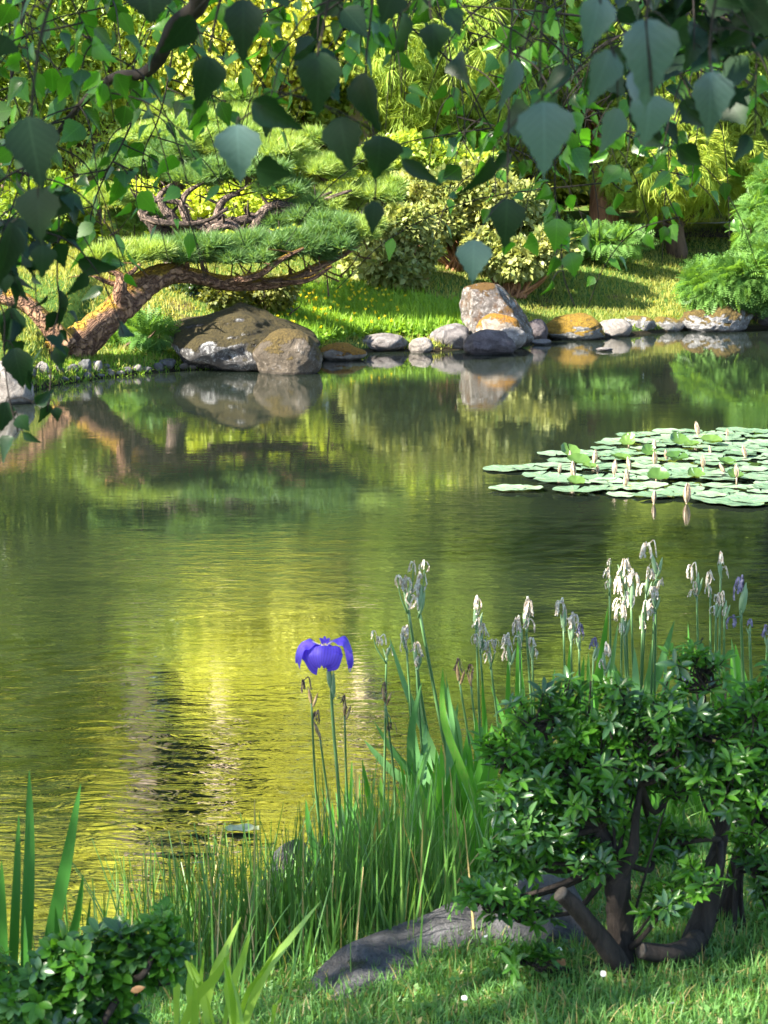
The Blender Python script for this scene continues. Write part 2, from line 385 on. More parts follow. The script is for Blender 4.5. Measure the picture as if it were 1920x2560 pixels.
xs = np.unique(np.concatenate([np.linspace(-160, -12, 50), np.linspace(-12, -2, 90), np.linspace(-2, 3, 130), np.linspace(3, 12, 90), np.linspace(12, 160, 50)]))
yy = np.unique(np.concatenate([np.linspace(-60, 2, 30), np.linspace(2, 9, 150), np.linspace(9, 18, 30), np.linspace(18, 36, 260), np.linspace(36, 70, 60), np.linspace(70, 260, 40)]))
X, Y = np.meshgrid(xs, yy, indexing='ij'); Z = terr(X, Y)
V = np.stack([X, Y, Z], -1).reshape(-1, 3); i, j = np.meshgrid(np.arange(len(xs) - 1), np.arange(len(yy) - 1), indexing='ij')
a = i * len(yy) + j; Fq = np.stack([a, a + len(yy), a + len(yy) + 1, a + 1], -1).reshape(-1, 4)
mb = MB(); mb.add(V, Fq); tag(mb.build('ground', ground_mat()), kind='structure')

def water_mat():
    m, n, out = newmat('pond_water'); g = pos(n); v = g.outputs['Position']
    n1 = noise(n, mapping(n, v, (6.2, 15, 1)), 1.0, 3, .55, .9)
    n2 = noise(n, mapping(n, v, (1.2, 4.2, 1)), 1.0, 2, .5, .2)
    n3 = noise(n, mapping(n, v, (.38, .62, 1)), 1.0, 3, .55, .5)
    amp = mth(n, 'MULTIPLY', mth(n, 'SUBTRACT', n3, .40), 4.5, clamp=True)
    sy = n.nodes.new('ShaderNodeSeparateXYZ'); L(n, v, sy.inputs[0])
    fall = mth(n, 'ADD', .12, mth(n, 'MULTIPLY', mth(n, 'SUBTRACT', 14, sy.outputs[1]), .12, clamp=True))
    h = mth(n, 'MULTIPLY', mth(n, 'ADD', mth(n, 'MULTIPLY', n1, .75), mth(n, 'MULTIPLY', n2, .7)), mth(n, 'MULTIPLY', mth(n, 'ADD', amp, .22), fall))
    nr = bump(n, h, 1.0, .0065)
    mur = noise(n, v, .35, 3)
    body = ramp(n, mur, [(.35, (.007, .011, .008)), (.65, (.014, .019, .012))])
    df = n.nodes.new('ShaderNodeBsdfDiffuse'); L(n, body, df.inputs[0])
    gl = n.nodes.new('ShaderNodeBsdfGlossy'); gl.inputs['Roughness'].default_value = .02; L(n, nr, gl.inputs['Normal']); gl.inputs[0].default_value = (1, 1, 1, 1)
    fr = n.nodes.new('ShaderNodeFresnel'); fr.inputs[0].default_value = 4.4; L(n, nr, fr.inputs['Normal'])
    ms = n.nodes.new('ShaderNodeMixShader'); L(n, fr.outputs[0], ms.inputs[0]); L(n, df.outputs[0], ms.inputs[1]); L(n, gl.outputs[0], ms.inputs[2])
    L(n, ms.outputs[0], out.inputs[0]); return m
mb = MB(); wx = np.array([-150, 150.]); 
mb.add([[-150, 2.5, 0], [150, 2.5, 0], [150, 60, 0], [-150, 60, 0]], [(0, 1, 2, 3)]); tag(mb.build('pond_water', water_mat(), smooth=False), kind='structure')

# brown path at the back right
pth = [Gt(x, y) for x, y in ((1500, 598), (1600, 596), (1720, 597), (1900, 598), (2100, 600), (2500, 600))]
mb = MB(); vv = []
for p in pth:
    for k in range(5):
        q = p + np.array([0, k * .4, 0]); q[2] = terr(q[0], q[1]) + .03; vv.append(q)
ff = [(a * 5 + k, a * 5 + 5 + k, a * 5 + 6 + k, a * 5 + 1 + k) for a in range(len(pth) - 1) for k in range(4)]
mb.add(vv, ff); tag(mb.build('path', plain_mat('path_dirt', (.03, .018, .01), (.08, .05, .03), 12, .95)), kind='structure')

# ------------------------------------------------------------ rocks
def ico(sub=4):
    import bmesh
    bm = bmesh.new(); bmesh.ops.create_icosphere(bm, subdivisions=sub, radius=1)
    v = np.array([q.co[:] for q in bm.verts]); f = np.array([[q.index for q in p.verts] for p in bm.faces]); bm.free(); return v, f
ICO5 = ico(6); ICO3 = ico(4)
def vnoise(p, seed):
    r = np.random.default_rng(seed); o = np.zeros(len(p)); 
    for k in range(26):
        fr = 2 ** r.uniform(.2, 4.4); d = unit(r.normal(size=3)) * fr; o += np.sin(p @ d * 2 + r.uniform(0, 6.28)) / fr ** .9
    return o
def rock(px0, px1, ytop, ybase, mat, label, seed, D=None, depth=.8, peak=.5, sharp=9, planes=9, name='rock', group=None, lean=0, hi=False, bury=.25, rough=.05, cat='rock', custom=None):
    """a boulder given by the picture box it fills; its base stands on the bank or in the water"""
    pc = G((px0 + px1) / 2, ybase, 0) if D is None else P((px0 + px1) / 2, ybase, D)
    D = pc[1]; s = pxm(D); wd = (px1 - px0) * s; ht = (ybase - ytop) * s
    v, f = (ICO5 if hi else ICO3); r = np.random.default_rng(seed)
    pn = rand_like(r, planes); off = r.uniform(.72, .95, planes)
    if custom: 
        pn = np.vstack([pn, unit(np.array([c[:3] for c in custom], float))]); off = np.concatenate([off, [c[3] for c in custom]])
    dots = v @ pn.T; cut = np.where(dots > .05, off / np.maximum(dots, .05), 9)
    rad = (np.sum(np.minimum(np.column_stack([cut, np.ones(len(v))]), 4.0) ** -sharp, axis=1)) ** (-1 / sharp)
    rad = rad / rad.max()
    rad = rad * (1 + rough * vnoise(v * 1.0, seed + 5)) 
    q = v * rad[:, None]
    q = (q - (q.max(0) + q.min(0)) / 2) / ((q.max(0) - q.min(0)) / 2)
    hh = ht * (1 + bury)
    q[:, 0] = q[:, 0] + (peak - .5) * 1.6 * np.clip((q[:, 2] + .3), 0, 2) * .5 * (1 - np.abs(q[:, 0]) * .6) + lean * (q[:, 2] + 1)
    q = q * np.array([wd / 2, wd / 2 * depth, hh / 2])
    org = np.array([pc[0], pc[1] + wd / 2 * depth * .55, pc[2] + ht - hh / 2])
    m = MB(); m.add(q + org, f, uv=None); o = m.build(name, mat, origin=(pc[0], org[1], pc[2]))
    return tag(o, label, cat, group)
def rand_like(r, n): return unit(r.normal(size=(n, 3)))
R_boulder = rock_mat('mossy_boulder', (.045, .042, .042), (.15, .145, .155), (.038, .028, .006), .74, .60, 4.2)
R_round = rock_mat('round_boulder', (.09, .07, .05), (.19, .155, .125), (.085, .058, .014), .62, .48, 5)
R_white = rock_mat('white_lichen_rock', (.16, .15, .145), (.32, .31, .30), (.16, .11, .015), .50, .62, 6)
R_whitep = rock_mat('pale_rock', (.25, .22, .20), (.42, .38, .35), (.2, .14, .02), .0, .45, 7)
R_orange = rock_mat('orange_moss_rock', (.26, .21, .17), (.42, .36, .29), (.28, .13, .012), .62, .4, 5)
R_grey = rock_mat('grey_rock', (.19, .17, .17), (.31, .285, .28), (.1, .1, .02), .0, .25, 9)
R_purple = rock_mat('purple_grey_rock', (.10, .082, .088), (.16, .135, .145), (.1, .08, .02), .0, .08, 7)
R_tall = rock_mat('standing_rock', (.13, .11, .10), (.31, .285, .27), (.12, .06, .010), .42, .60, 9, tint=(.10, .055, .03))
R_cob = rock_mat('cobble_stone', (.12, .12, .125), (.22, .22, .225), (.1, .1, .02), .0, .2, 14)
R_near = rock_mat('near_grey_rock', (.12, .12, .14), (.21, .21, .23), (.04, .05, .015), .0, .2, 12)
rock(398, 800, 762, 926, R_boulder, 'biggest boulder by the pond, dark and mossy with a pointed top', 3, depth=.75, peak=.5, hi=True, planes=0, rough=.062, bury=.2, sharp=14,
     custom=[(-.60, -.25, .80, .56), (.66, -.15, .74, .50), (-.35, -1, .55, .66), (.5, -1, .5, .66), (-1, -.3, .15, .92), (.1, .9, .5, .6)])
rock(630, 806, 822, 935, R_round, 'rounded brown boulder with pale streaks in front of the biggest boulder', 8, depth=.8, hi=True, planes=3, rough=.03, bury=.3, sharp=6)
rock(792, 918, 858, 900, R_orange, 'low pale rock with a patch of orange moss at the water edge', 12, planes=6)
rock(884, 1020, 834, 878, R_grey, 'smooth grey half-round rock between the two pale low rocks', 14, planes=2)
rock(795, 850, 868, 886, R_whitep, 'small flat stone just right of the rounded brown boulder', 19, D=23.9)
rock(1022, 1084, 844, 882, R_whitep, 'small speckled pinkish stone left of the grey domed rock', 17, planes=4)
rock(1072, 1176, 810, 874, R_grey, 'grey domed rock left of the dark purplish rock', 21, planes=4)
rock(1150, 1338, 710, 846, R_tall, 'tall white standing rock streaked with rusty moss', 27, D=25.4, depth=.7, hi=True, planes=0, rough=.045, lean=-.0, bury=.3, peak=.5, sharp=18,
     custom=[(.86, -.15, .42, .40), (-1, -.2, -.02, .50), (-.05, -.2, 1, .85), (-.1, -1, .15, .6), (.3, -.7, .5, .62), (.1, 1, 0, .6)])
rock(1158, 1292, 824, 886, R_purple, 'dark purplish angular rock standing in the water below the standing rock', 33, planes=9, sharp=16)
rock(1235, 1318, 818, 868, R_whitep, 'white stone wedged between the purplish rock and the standing rock', 37, D=24.6, planes=8)
rock(1190, 1300, 784, 845, R_orange, 'orange mossy foot stone leaning on the standing rock', 38, D=25.0, planes=5)
rock(1312, 1372, 798, 850, R_purple, 'small dark brown stone left of the moss-capped rock', 41, D=26.4)
rock(1362, 1514, 784, 850, rock_mat('moss_cap_rock', (.17, .165, .16), (.34, .33, .32), (.20, .12, .01), .86, .62, 5), 'white rock wearing a thick cap of golden moss', 44, planes=3, hi=True)
rock(1490, 1582, 798, 842, R_whitep, 'pale smooth rock right of the rock with the golden cap', 46, planes=3)
rock(1558, 1645, 790, 833, R_white, 'dark-topped speckled rock fourth from the right end of the shore', 49, planes=6)
rock(1632, 1714, 792, 829, R_white, 'pale cracked rock left of the broad brown-mossed rock', 52, planes=5)
rock(1698, 1892, 758, 829, rock_mat('broad_moss_rock', (.17, .165, .17), (.34, .33, .34), (.09, .06, .014), .78, .6, 4), 'broad white rock with brown moss on top by the right fern bushes', 56, planes=3, hi=True)
rock(1880, 1990, 766, 820, R_purple, 'dark rock at the right edge of the far shore', 59)
rock(1330, 1380, 848, 862, R_grey, 'flat grey stone breaking the water below the small dark brown stone', 61)
rock(1490, 1534, 869, 878, R_grey, 'tiny flat stone poking out of the open water', 62)
rock(-60, 84, 905, 1010, R_whitep, 'white layered rock at the left edge behind the hanging leaves', 64, planes=7)
# cobbles on the left shore
cob = [(88, 122, 902, 932, 'pale round cobble farthest left on the left shore', 1), (133, 160, 910, 930, 'small brown cobble second from the left on the left shore', 0),
       (162, 182, 916, 928, None, 0), (168, 196, 906, 926, 'flat dark cobble left of the big grey pair', 0), (194, 228, 900, 926, 'big dark grey cobble of the left shore', 0),
       (230, 256, 898, 926, 'big light grey egg-shaped cobble of the left shore', 1), (262, 286, 922, 936, None, 1), (256, 274, 908, 920, None, 0), (286, 312, 924, 936, None, 1),
       (330, 356, 912, 926, 'flat white cobble at the middle of the left shore', 1), (350, 380, 912, 928, 'flat grey cobble touching the flat white one', 0),
       (382, 408, 908, 926, 'dark cobble between the flat grey one and the big boulder', 0), (396, 440, 894, 918, 'wide grey cobble beside the foot of the biggest boulder', 0),
       (446, 470, 908, 922, None, 1), (468, 492, 908, 922, 'small white shell-like cobble under the biggest boulder', 1), (114, 134, 934, 946, None, 1), (72, 90, 922, 940, None, 0),
       (236, 262, 930, 940, None, 0), (206, 228, 932, 944, None, 0), (180, 200, 936, 948, None, 0), (306, 330, 918, 930, None, 0), (150, 172, 940, 950, None, 0)]
for k, (a, b, c, d, lb, pale) in enumerate(cob):
    p = Gt((a + b) / 2, d, 17)
    rock(a, b, c + 1 + 3 * math.sin(k * 2.7), d + 1, R_cob if not pale else R_whitep, lb or 'small half-buried cobble lining the left shore', 100 + k, D=p[1], planes=5, sharp=7, name='cobble', group='cobbles along the left shore', cat='cobble', bury=.35)

# ------------------------------------------------------------ foliage materials
M_yel = leaf_mat('yellow_maple_leaf', (.54, .56, .07), (.86, .82, .20), .36, .5, .3, tcol=(1.3, 1.35, .8), scale=.9)
M_yg = leaf_mat('yellow_green_leaf', (.26, .36, .05), (.52, .58, .11), .45, .5, .3, scale=.8)
M_mid = leaf_mat('green_leaf', (.07, .13, .015), (.22, .30, .04), .4, .45, .4, scale=.8)
M_bright = leaf_mat('bright_bamboo_leaf', (.14, .25, .04), (.42, .50, .11), .45, .4, .5, scale=1.0)
M_dark = leaf_mat('dark_leaf', (.015, .035, .01), (.05, .085, .02), .25, .35, .5, scale=.8)
M_conifer = leaf_mat('conifer_needles', (.02, .045, .012), (.06, .10, .02), .2, .6, .2, scale=.5)
M_thread = leaf_mat('thread_cypress_leaf', (.11, .21, .03), (.38, .47, .08), .3, .6, .2, scale=.9)
M_thread2 = leaf_mat('thread_cypress_green', (.14, .24, .03), (.46, .52, .08), .3, .6, .2, scale=.9)
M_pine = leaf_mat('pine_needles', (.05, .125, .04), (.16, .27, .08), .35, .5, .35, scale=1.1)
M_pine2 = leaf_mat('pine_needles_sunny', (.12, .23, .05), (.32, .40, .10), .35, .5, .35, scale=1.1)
M_pieris = leaf_mat('pale_shrub_leaf', (.10, .16, .035), (.42, .43, .15), .35, .45, .4, scale=2.2, tcol=(1.3, 1.2, .7))
M_fern = leaf_mat('fern_leaf', (.06, .15, .03), (.16, .30, .07), .4, .5, .3, scale=1.5)
B_pine = bark_mat('red_pine_bark', (.09, .045, .03), (.50, .29, .17), 9, moss=(.34, .20, .02), mossamt=.62, plates=True, bd=.05)
B_pine2 = bark_mat('grey_pine_bark', (.04, .028, .025), (.28, .20, .16), 12, plates=True, bd=.03)
B_tree = bark_mat('brown_bark', (.03, .02, .013), (.14, .09, .06), 8)
B_red = bark_mat('cypress_red_bark', (.10, .04, .02), (.38, .19, .10), 8)
B_pale = bark_mat('pale_trunk_bark', (.30, .22, .17), (.60, .48, .40), 6)

def tree(name, label, base, h, cz, rx, rz, ncl, nleaf, size, mat, bark, seed, tpl=T_RH, cr=.42, tr=.14, group=None, cat='tree', down=.35, out=.6, ry=None, lean=(0, 0), limbs=True, crown='crown', zmin=-.35, shell=.5):
    """tapered trunk, a limb to every clump, clumps of leaves through an uneven envelope"""
    global rng
    keep = rng; rng = np.random.default_rng(seed)
    base = np.asarray(base, float); base[2] = terr(base[0], base[1]) - .1
    e = empty(name, base, label, cat, group)
    top = base + np.array([lean[0], lean[1], h]); cc = base + np.array([lean[0] * .7, lean[1] * .7, cz]); ry = ry or rx
    m = MB(); tp = [base, base + (top - base) * .3 + [rng.normal(0, .1), 0, 0], base + (top - base) * .65 + [rng.normal(0, .15), 0, 0], top]
    tube(m, tp, [tr * 1.3, tr, tr * .6, tr * .12], 10, 6, .1)
    pts = []
    for k in range(ncl):
        for _ in range(30):
            d = unit(rng.normal(size=3)); rr = rng.uniform(.35, .95) if k % 4 else rng.uniform(0, .4)
            q = d * rr
            if q[2] > zmin and all(np.linalg.norm(q - o) > .30 for o in pts): break
        pts.append(q)
    f = MB()
    for q in pts:
        c = cc + q * [rx, ry, rz]; s = cr * rng.uniform(.7, 1.25)
        clump(f, c, np.array([rx * s, ry * s, rz * s * .8]), int(nleaf / ncl), size, tpl, out=out, down=down, shell=shell)
        if limbs:
            t = np.clip((c[2] - rz * .5 - base[2]) / h, .12, .93); a = base + (top - base) * t
            mid = (a + c) / 2 + [0, 0, -.12 * rz * rng.random()]
            tube(m, [a, mid, c], [tr * .38, tr * .25, tr * .06], 5, 4, cap=False)
    m.build('trunk', bark, e); f.build(crown, mat, e); rng = keep
    return e
def far_pt(px, D): return np.array([(px - CX) / F * D, D, 0.])

# bright trees and bushes across the pond
tree('maple_tree', 'glowing yellow maple at the back behind the round pine', far_pt(600, 33.0), 5.8, 3.5, 2.3, 2.2, 40, 40000, .11, M_yel, B_tree, 21, group='bright trees behind the pond')
tree('conifer_tree', 'dark narrow conifer left of the tall golden tree', far_pt(40, 34.5), 9.8, 5.8, 1.25, 3.9, 34, 14000, .22, M_conifer, B_tree, 131, cr=.32, zmin=-1)
tree('maple_tree', 'yellow crown left of the pinkish trunks at mid height', far_pt(215, 35.5), 9.5, 7.4, .85, 2.4, 18, 9000, .13, M_yel, B_tree, 134, group='bright trees behind the pond')
tree('conifer_tree', 'thin dark conifer standing between the two golden trees', far_pt(460, 36.8), 14.5, 8.6, 1.25, 5.6, 30, 14000, .2, M_conifer, B_tree, 132, cr=.4, zmin=-1)
tree('birch_tree', 'slim pale-barked tree with sparse leaves behind the pines', far_pt(545, 34.6), 10.5, 9.4, .9, 1.1, 9, 2000, .12, M_yg, B_pale, 133, tr=.27)
tree('maple_tree', 'tall golden tree with pinkish trunk mirrored at the lower left of the water', far_pt(355, 35), 14, 11.2, 1.6, 3.0, 26, 12000, .15, M_yel, B_pale, 22, tr=.32, group='bright trees behind the pond')
tree('maple_tree', 'broad golden tree mirrored in the middle of the water', far_pt(900, 33.8), 14, 9.6, 2.2, 4.2, 42, 30000, .15, M_yel, B_pale, 23, tr=.2, group='bright trees behind the pond')
tree('broadleaf_tree', 'bright green leafy tree at the upper left behind the birch twigs', far_pt(230, 32), 6.3, 3.3, 2.4, 2.6, 30, 26000, .12, M_bright, B_tree, 24, tpl=T_RHN, zmin=-.9)
tree('broadleaf_tree', 'leafy green tree cut by the left edge of the photo', far_pt(-130, 31), 7.5, 3.6, 2.2, 3.2, 26, 18000, .12, M_mid, B_tree, 25, zmin=-.9)
tree('thread_cypress', 'yellow-green drooping cypress above the pale shrubs', far_pt(1060, 32.5), 5.6, 3.5, 1.75, 2.4, 40, 15000, .34, M_thread, B_tree, 26, tpl=T_FROND, group='thread cypresses', zmin=-.6, down=.1, out=.9)
tree('thread_cypress', 'drooping cypress with reddish trunk right of the middle', far_pt(1500, 33.5), 7.2, 4.0, 2.2, 2.9, 56, 24000, .34, M_thread, B_red, 27, tpl=T_FROND, tr=.22, group='thread cypresses', zmin=-.45, down=.1, out=.9)
tree('thread_cypress', 'low rounded cypress mound drooping over the brown path', far_pt(1690, 33.0), 3.4, 1.95, 1.3, 1.5, 30, 13000, .32, M_thread2, B_tree, 28, tpl=T_FROND, group='thread cypresses', zmin=-.7, down=.1, out=.9)
tree('thread_cypress', 'pale green cypress at the upper right behind the birch leaves', far_pt(1830, 36), 9.0, 5.2, 2.0, 3.6, 34, 12000, .42, M_thread2, B_tree, 29, tpl=T_FROND, group='thread cypresses', zmin=-.6, down=.1, out=.9)
tree('rhododendron_bush', 'dark glossy rhododendron at the right edge behind the cypress', far_pt(1920, 34.2), 4.2, 2.3, 1.3, 2.1, 18, 9000, .15, M_dark, B_tree, 30, tpl=T_RHN, zmin=-.8, cat='bush')
tree('broadleaf_tree', 'dark green tree behind the cypress with the reddish trunk', far_pt(1330, 38), 10.5, 5.5, 3.2, 4.6, 34, 22000, .16, M_mid, B_tree, 31, zmin=-.9)
tree('maple_tree', 'green-leaved maple filling the gap right of the glowing one', far_pt(850, 35), 6.2, 3.4, 2.0, 2.5, 34, 26000, .12, M_bright, B_tree, 121, group='bright trees behind the pond', zmin=-.9)
tree('maple_tree', 'low bright green maple behind the tangled pine', far_pt(400, 34.5), 4.8, 2.7, 2.0, 1.9, 30, 22000, .12, M_bright, B_tree, 122, group='bright trees behind the pond', zmin=-.95)
tree('broadleaf_tree', 'yellow-green tree behind the drooping cypresses', far_pt(1250, 35.5), 7.5, 3.6, 2.6, 3.0, 34, 24000, .13, M_yg, B_tree, 123, zmin=-.9)
# background wood
wood = [(-500, 40, 17, 9, 4.0, 8.0, M_conifer, 'dark conifer beyond the left edge mirrored at the far left of the pond'), (60, 41, 18, 10.5, 2.4, 7.5, M_yel, 'tall golden tree behind the bright leafy tree at the upper left'),
        (610, 42, 19, 10, 1.5, 8.5, M_conifer, 'slender dark conifer between the two tall golden trees'), (1290, 43, 19, 9.5, 2.6, 9.0, M_conifer, 'dark conifer right behind the broad golden tree'),
        (1650, 43, 18, 9, 3.2, 8.5, M_mid, 'tall mid green tree behind the cypresses'), (2080, 40, 17, 8.5, 3.2, 8.0, M_mid, 'tall green tree beyond the right edge of the far bank'),
        (2700, 42, 18, 9, 4.5, 8.5, M_conifer, 'dark conifer far beyond the right edge'), (1900, 46, 22, 14, 3.5, 7.0, M_yg, 'yellow-green treetop behind the dark rhododendron')]
for k, (px, D, h, cz, rx, rz, mt, lb) in enumerate(wood):
    tree('conifer_tree' if mt is M_conifer else 'broadleaf_tree', lb, far_pt(px, D), h, cz, rx, rz, 40, 12000, .30, mt, B_tree, 60 + k, tr=.25, cr=.30, group='trees of the wood behind the garden', zmin=-1)
# wood behind everything: one mass nobody could count
f = MB(); keep = rng; rng = np.random.default_rng(5)
for k in range(230):
    x = rng.uniform(-46, 46); y = 50 + rng.uniform(0, 9); z = rng.uniform(0, 34)
    clump(f, (x, y, z), rng.uniform(2.2, 3.6), 420, .62, T_RH)
for k in range(90):
    x = rng.uniform(-12, 14); y = 44 + rng.uniform(0, 5); z = rng.uniform(0, 6)
    clump(f, (x, y, z), rng.uniform(1.4, 2.2), 420, .34, T_RH)
rng = keep
tag(f.build('distant_wood', leaf_mat('distant_leaf', (.05, .08, .02), (.42, .48, .09), .35, .6, .2, scale=.22)), 'dark mass of distant trees closing the view behind the garden', 'woodland', kind='stuff')

# pale-leaved shrubs
def shrub(name, label, boxes, mat, n, size, bark, seed, tpl=T_RH, group=None, D=29.0, cat='shrub', base_px=None, down=.1, out=.8, shell=.55, rdepth=1.0, tw=.03):
    """shrub made of leaf clumps given in the picture plane, with stems from its foot"""
    global rng
    keep = rng; rng = np.random.default_rng(seed)
    bx = base_px or (np.mean([b[0] for b in boxes]), max(b[1] + b[3] for b in boxes)); b = P(bx[0], bx[1], D); b[2] = min(b[2], terr(b[0], b[1]) + .0)
    e = empty(name, b, label, cat, group); m, f = MB(), MB(); tot = sum(q[2] * q[3] for q in boxes)
    for q in boxes:
        px, py, rx, ry = q[:4]; dd = D + (q[4] if len(q) > 4 else rng.uniform(-.3, .3)); c = P(px, py, dd); s = pxm(dd)
        clump(f, c, (rx * s, max(rx, ry) * s * rdepth, ry * s), int(n * rx * ry / tot), size, tpl, out=out, down=down, shell=shell)
        for z in range(4):
            t = c + rng.normal(0, .45, 3) * [rx * s, ry * s, ry * s]; b0 = b + [rng.normal(0, .08), rng.normal(0, .08), 0]
            tube(m, [b0, (b0 + t) / 2 + [rng.normal(0, .1), 0, -.05], t], [tw, tw * .7, tw * .25], 5, 4, cap=False)
    m.build('stems', bark, e); f.build('foliage', mat, e); rng = keep; return e
PT = leaf_tpl([.1, .42, .40, .05], [0, .4, .75, 1], .1, .1)
shrub('pale_shrub', 'cream and green variegated shrub right of the lowest pine limb', [(940, 590, 70, 45), (1010, 560, 75, 45), (900, 650, 45, 40), (970, 660, 80, 45), (1040, 630, 60, 50), (1000, 700, 60, 28), (930, 705, 50, 20)], M_pieris, 9000, .10, B_red, 41, D=28.2, group='variegated shrubs')
shrub('pale_shrub', 'large pale variegated shrub under the yellow-green cypress', [(1060, 480, 90, 55), (1160, 470, 90, 60), (1260, 500, 90, 60), (1100, 550, 90, 55), (1200, 570, 90, 55), (1320, 560, 80, 50), (980, 500, 60, 45)], M_pieris, 13000, .10, B_red, 42, D=29.6, group='variegated shrubs')
shrub('pale_shrub', 'low variegated shrub skirting the lawn below the large pale one', [(1250, 640, 60, 40), (1320, 640, 70, 42), (1380, 620, 55, 45), (1290, 672, 60, 24), (1200, 610, 45, 35)], M_pieris, 6000, .10, B_red, 43, D=28.8, group='variegated shrubs')
shrub('green_shrub', 'small dark shrub with yellowish tips behind the biggest boulder', [(560, 740, 55, 35), (620, 725, 60, 35), (690, 720, 55, 32), (650, 750, 80, 28), (590, 765, 50, 18)], leaf_mat('olive_shrub_leaf', (.035, .06, .012), (.20, .20, .05), .3, .5, .3, scale=3), 5000, .07, B_tree, 44, D=24.6)
shrub('green_shrub', 'dark bush in the shade under the leaning pine trunk', [(500, 722, 40, 22), (450, 735, 40, 18)], M_dark, 1500, .07, B_tree, 45, D=25.8)
shrub('yellow_shrub', 'bright yellow low shrub seen through the twisted pine limbs', [(520, 490, 60, 50), (600, 510, 70, 50), (430, 560, 60, 50), (350, 500, 60, 50), (480, 620, 60, 40), (680, 500, 60, 50), (560, 585, 60, 40), (640, 600, 60, 40), (760, 560, 70, 45), (850, 500, 60, 40), (880, 430, 60, 40)], M_yg, 13000, .08, B_tree, 46, D=29.4)
shrub('leafy_shrub', 'fresh green leafy shrub above the large variegated one', [(1020, 380, 80, 45), (1110, 400, 90, 45), (1200, 420, 70, 40), (950, 400, 60, 50)], M_bright, 7000, .10, B_tree, 47, D=31.2)
shrub('leafy_shrub', 'mass of green bushes behind the left end of the lawn', [(40, 640, 110, 90), (180, 620, 100, 80), (-60, 760, 100, 80), (120, 520, 120, 80), (300, 650, 90, 60)], M_mid, 11000, .11, B_tree, 48, D=29.5)
# feathery bushes on the right
FE = frond_tpl(7, 9)
def fern_tpl(seed):
    r = np.random.default_rng(seed); V = []; Fc = []
    for k in range(9):
        t = (k + 1) / 10; y = t; z = .25 * t - .45 * t * t; L_ = .34 * math.sin(PI * min(1, t * .9 + .1)) + .03
        for s in (-1, 1):
            b = len(V); V += [(0, y, z), (s * L_ * .5, y + .05, z + .02), (s * L_, y + .10, z - .05), (s * L_ * .5, y + .13, z + .01)]; Fc.append((b, b + 1, b + 2, b + 3))
    return np.array(V, float), [np.array(Fc)], None
T_FERN = fern_tpl(1)
shrub('feathery_bush', 'feathery bright green bush drooping over the right shore rocks', [(1765, 708, 50, 30), (1840, 700, 65, 38), (1900, 705, 55, 42), (1790, 732, 60, 22), (1935, 660, 50, 44)], M_fern, 3600, .26, B_tree, 49, tpl=T_FERN, D=28.6, down=.3, out=1.0, group='feathery bushes')
shrub('feathery_bush', 'taller feathery bush at the right edge beside the path', [(1900, 520, 40, 40), (1935, 460, 40, 40), (1885, 580, 40, 28), (1950, 560, 50, 60)], M_fern, 1100, .24, B_tree, 50, tpl=T_FERN, D=31.0, down=.2, out=1.0, group='feathery bushes')
shrub('fern', 'dark green fern tuft between the leaning pine trunk and the biggest boulder', [(330, 845, 50, 22), (375, 835, 35, 20), (290, 860, 35, 15)], M_fern, 500, .24, B_tree, 51, tpl=T_FERN, D=22.9, down=.0, out=1.0)
shrub('fern', 'bright bracken at the edge of the path under the reddish trunk', [(1440, 600, 70, 18), (1540, 605, 70, 16), (1350, 590, 60, 18)], M_fern, 900, .24, B_tree, 52, tpl=T_FERN, D=31.6, down=.0, out=1.0)

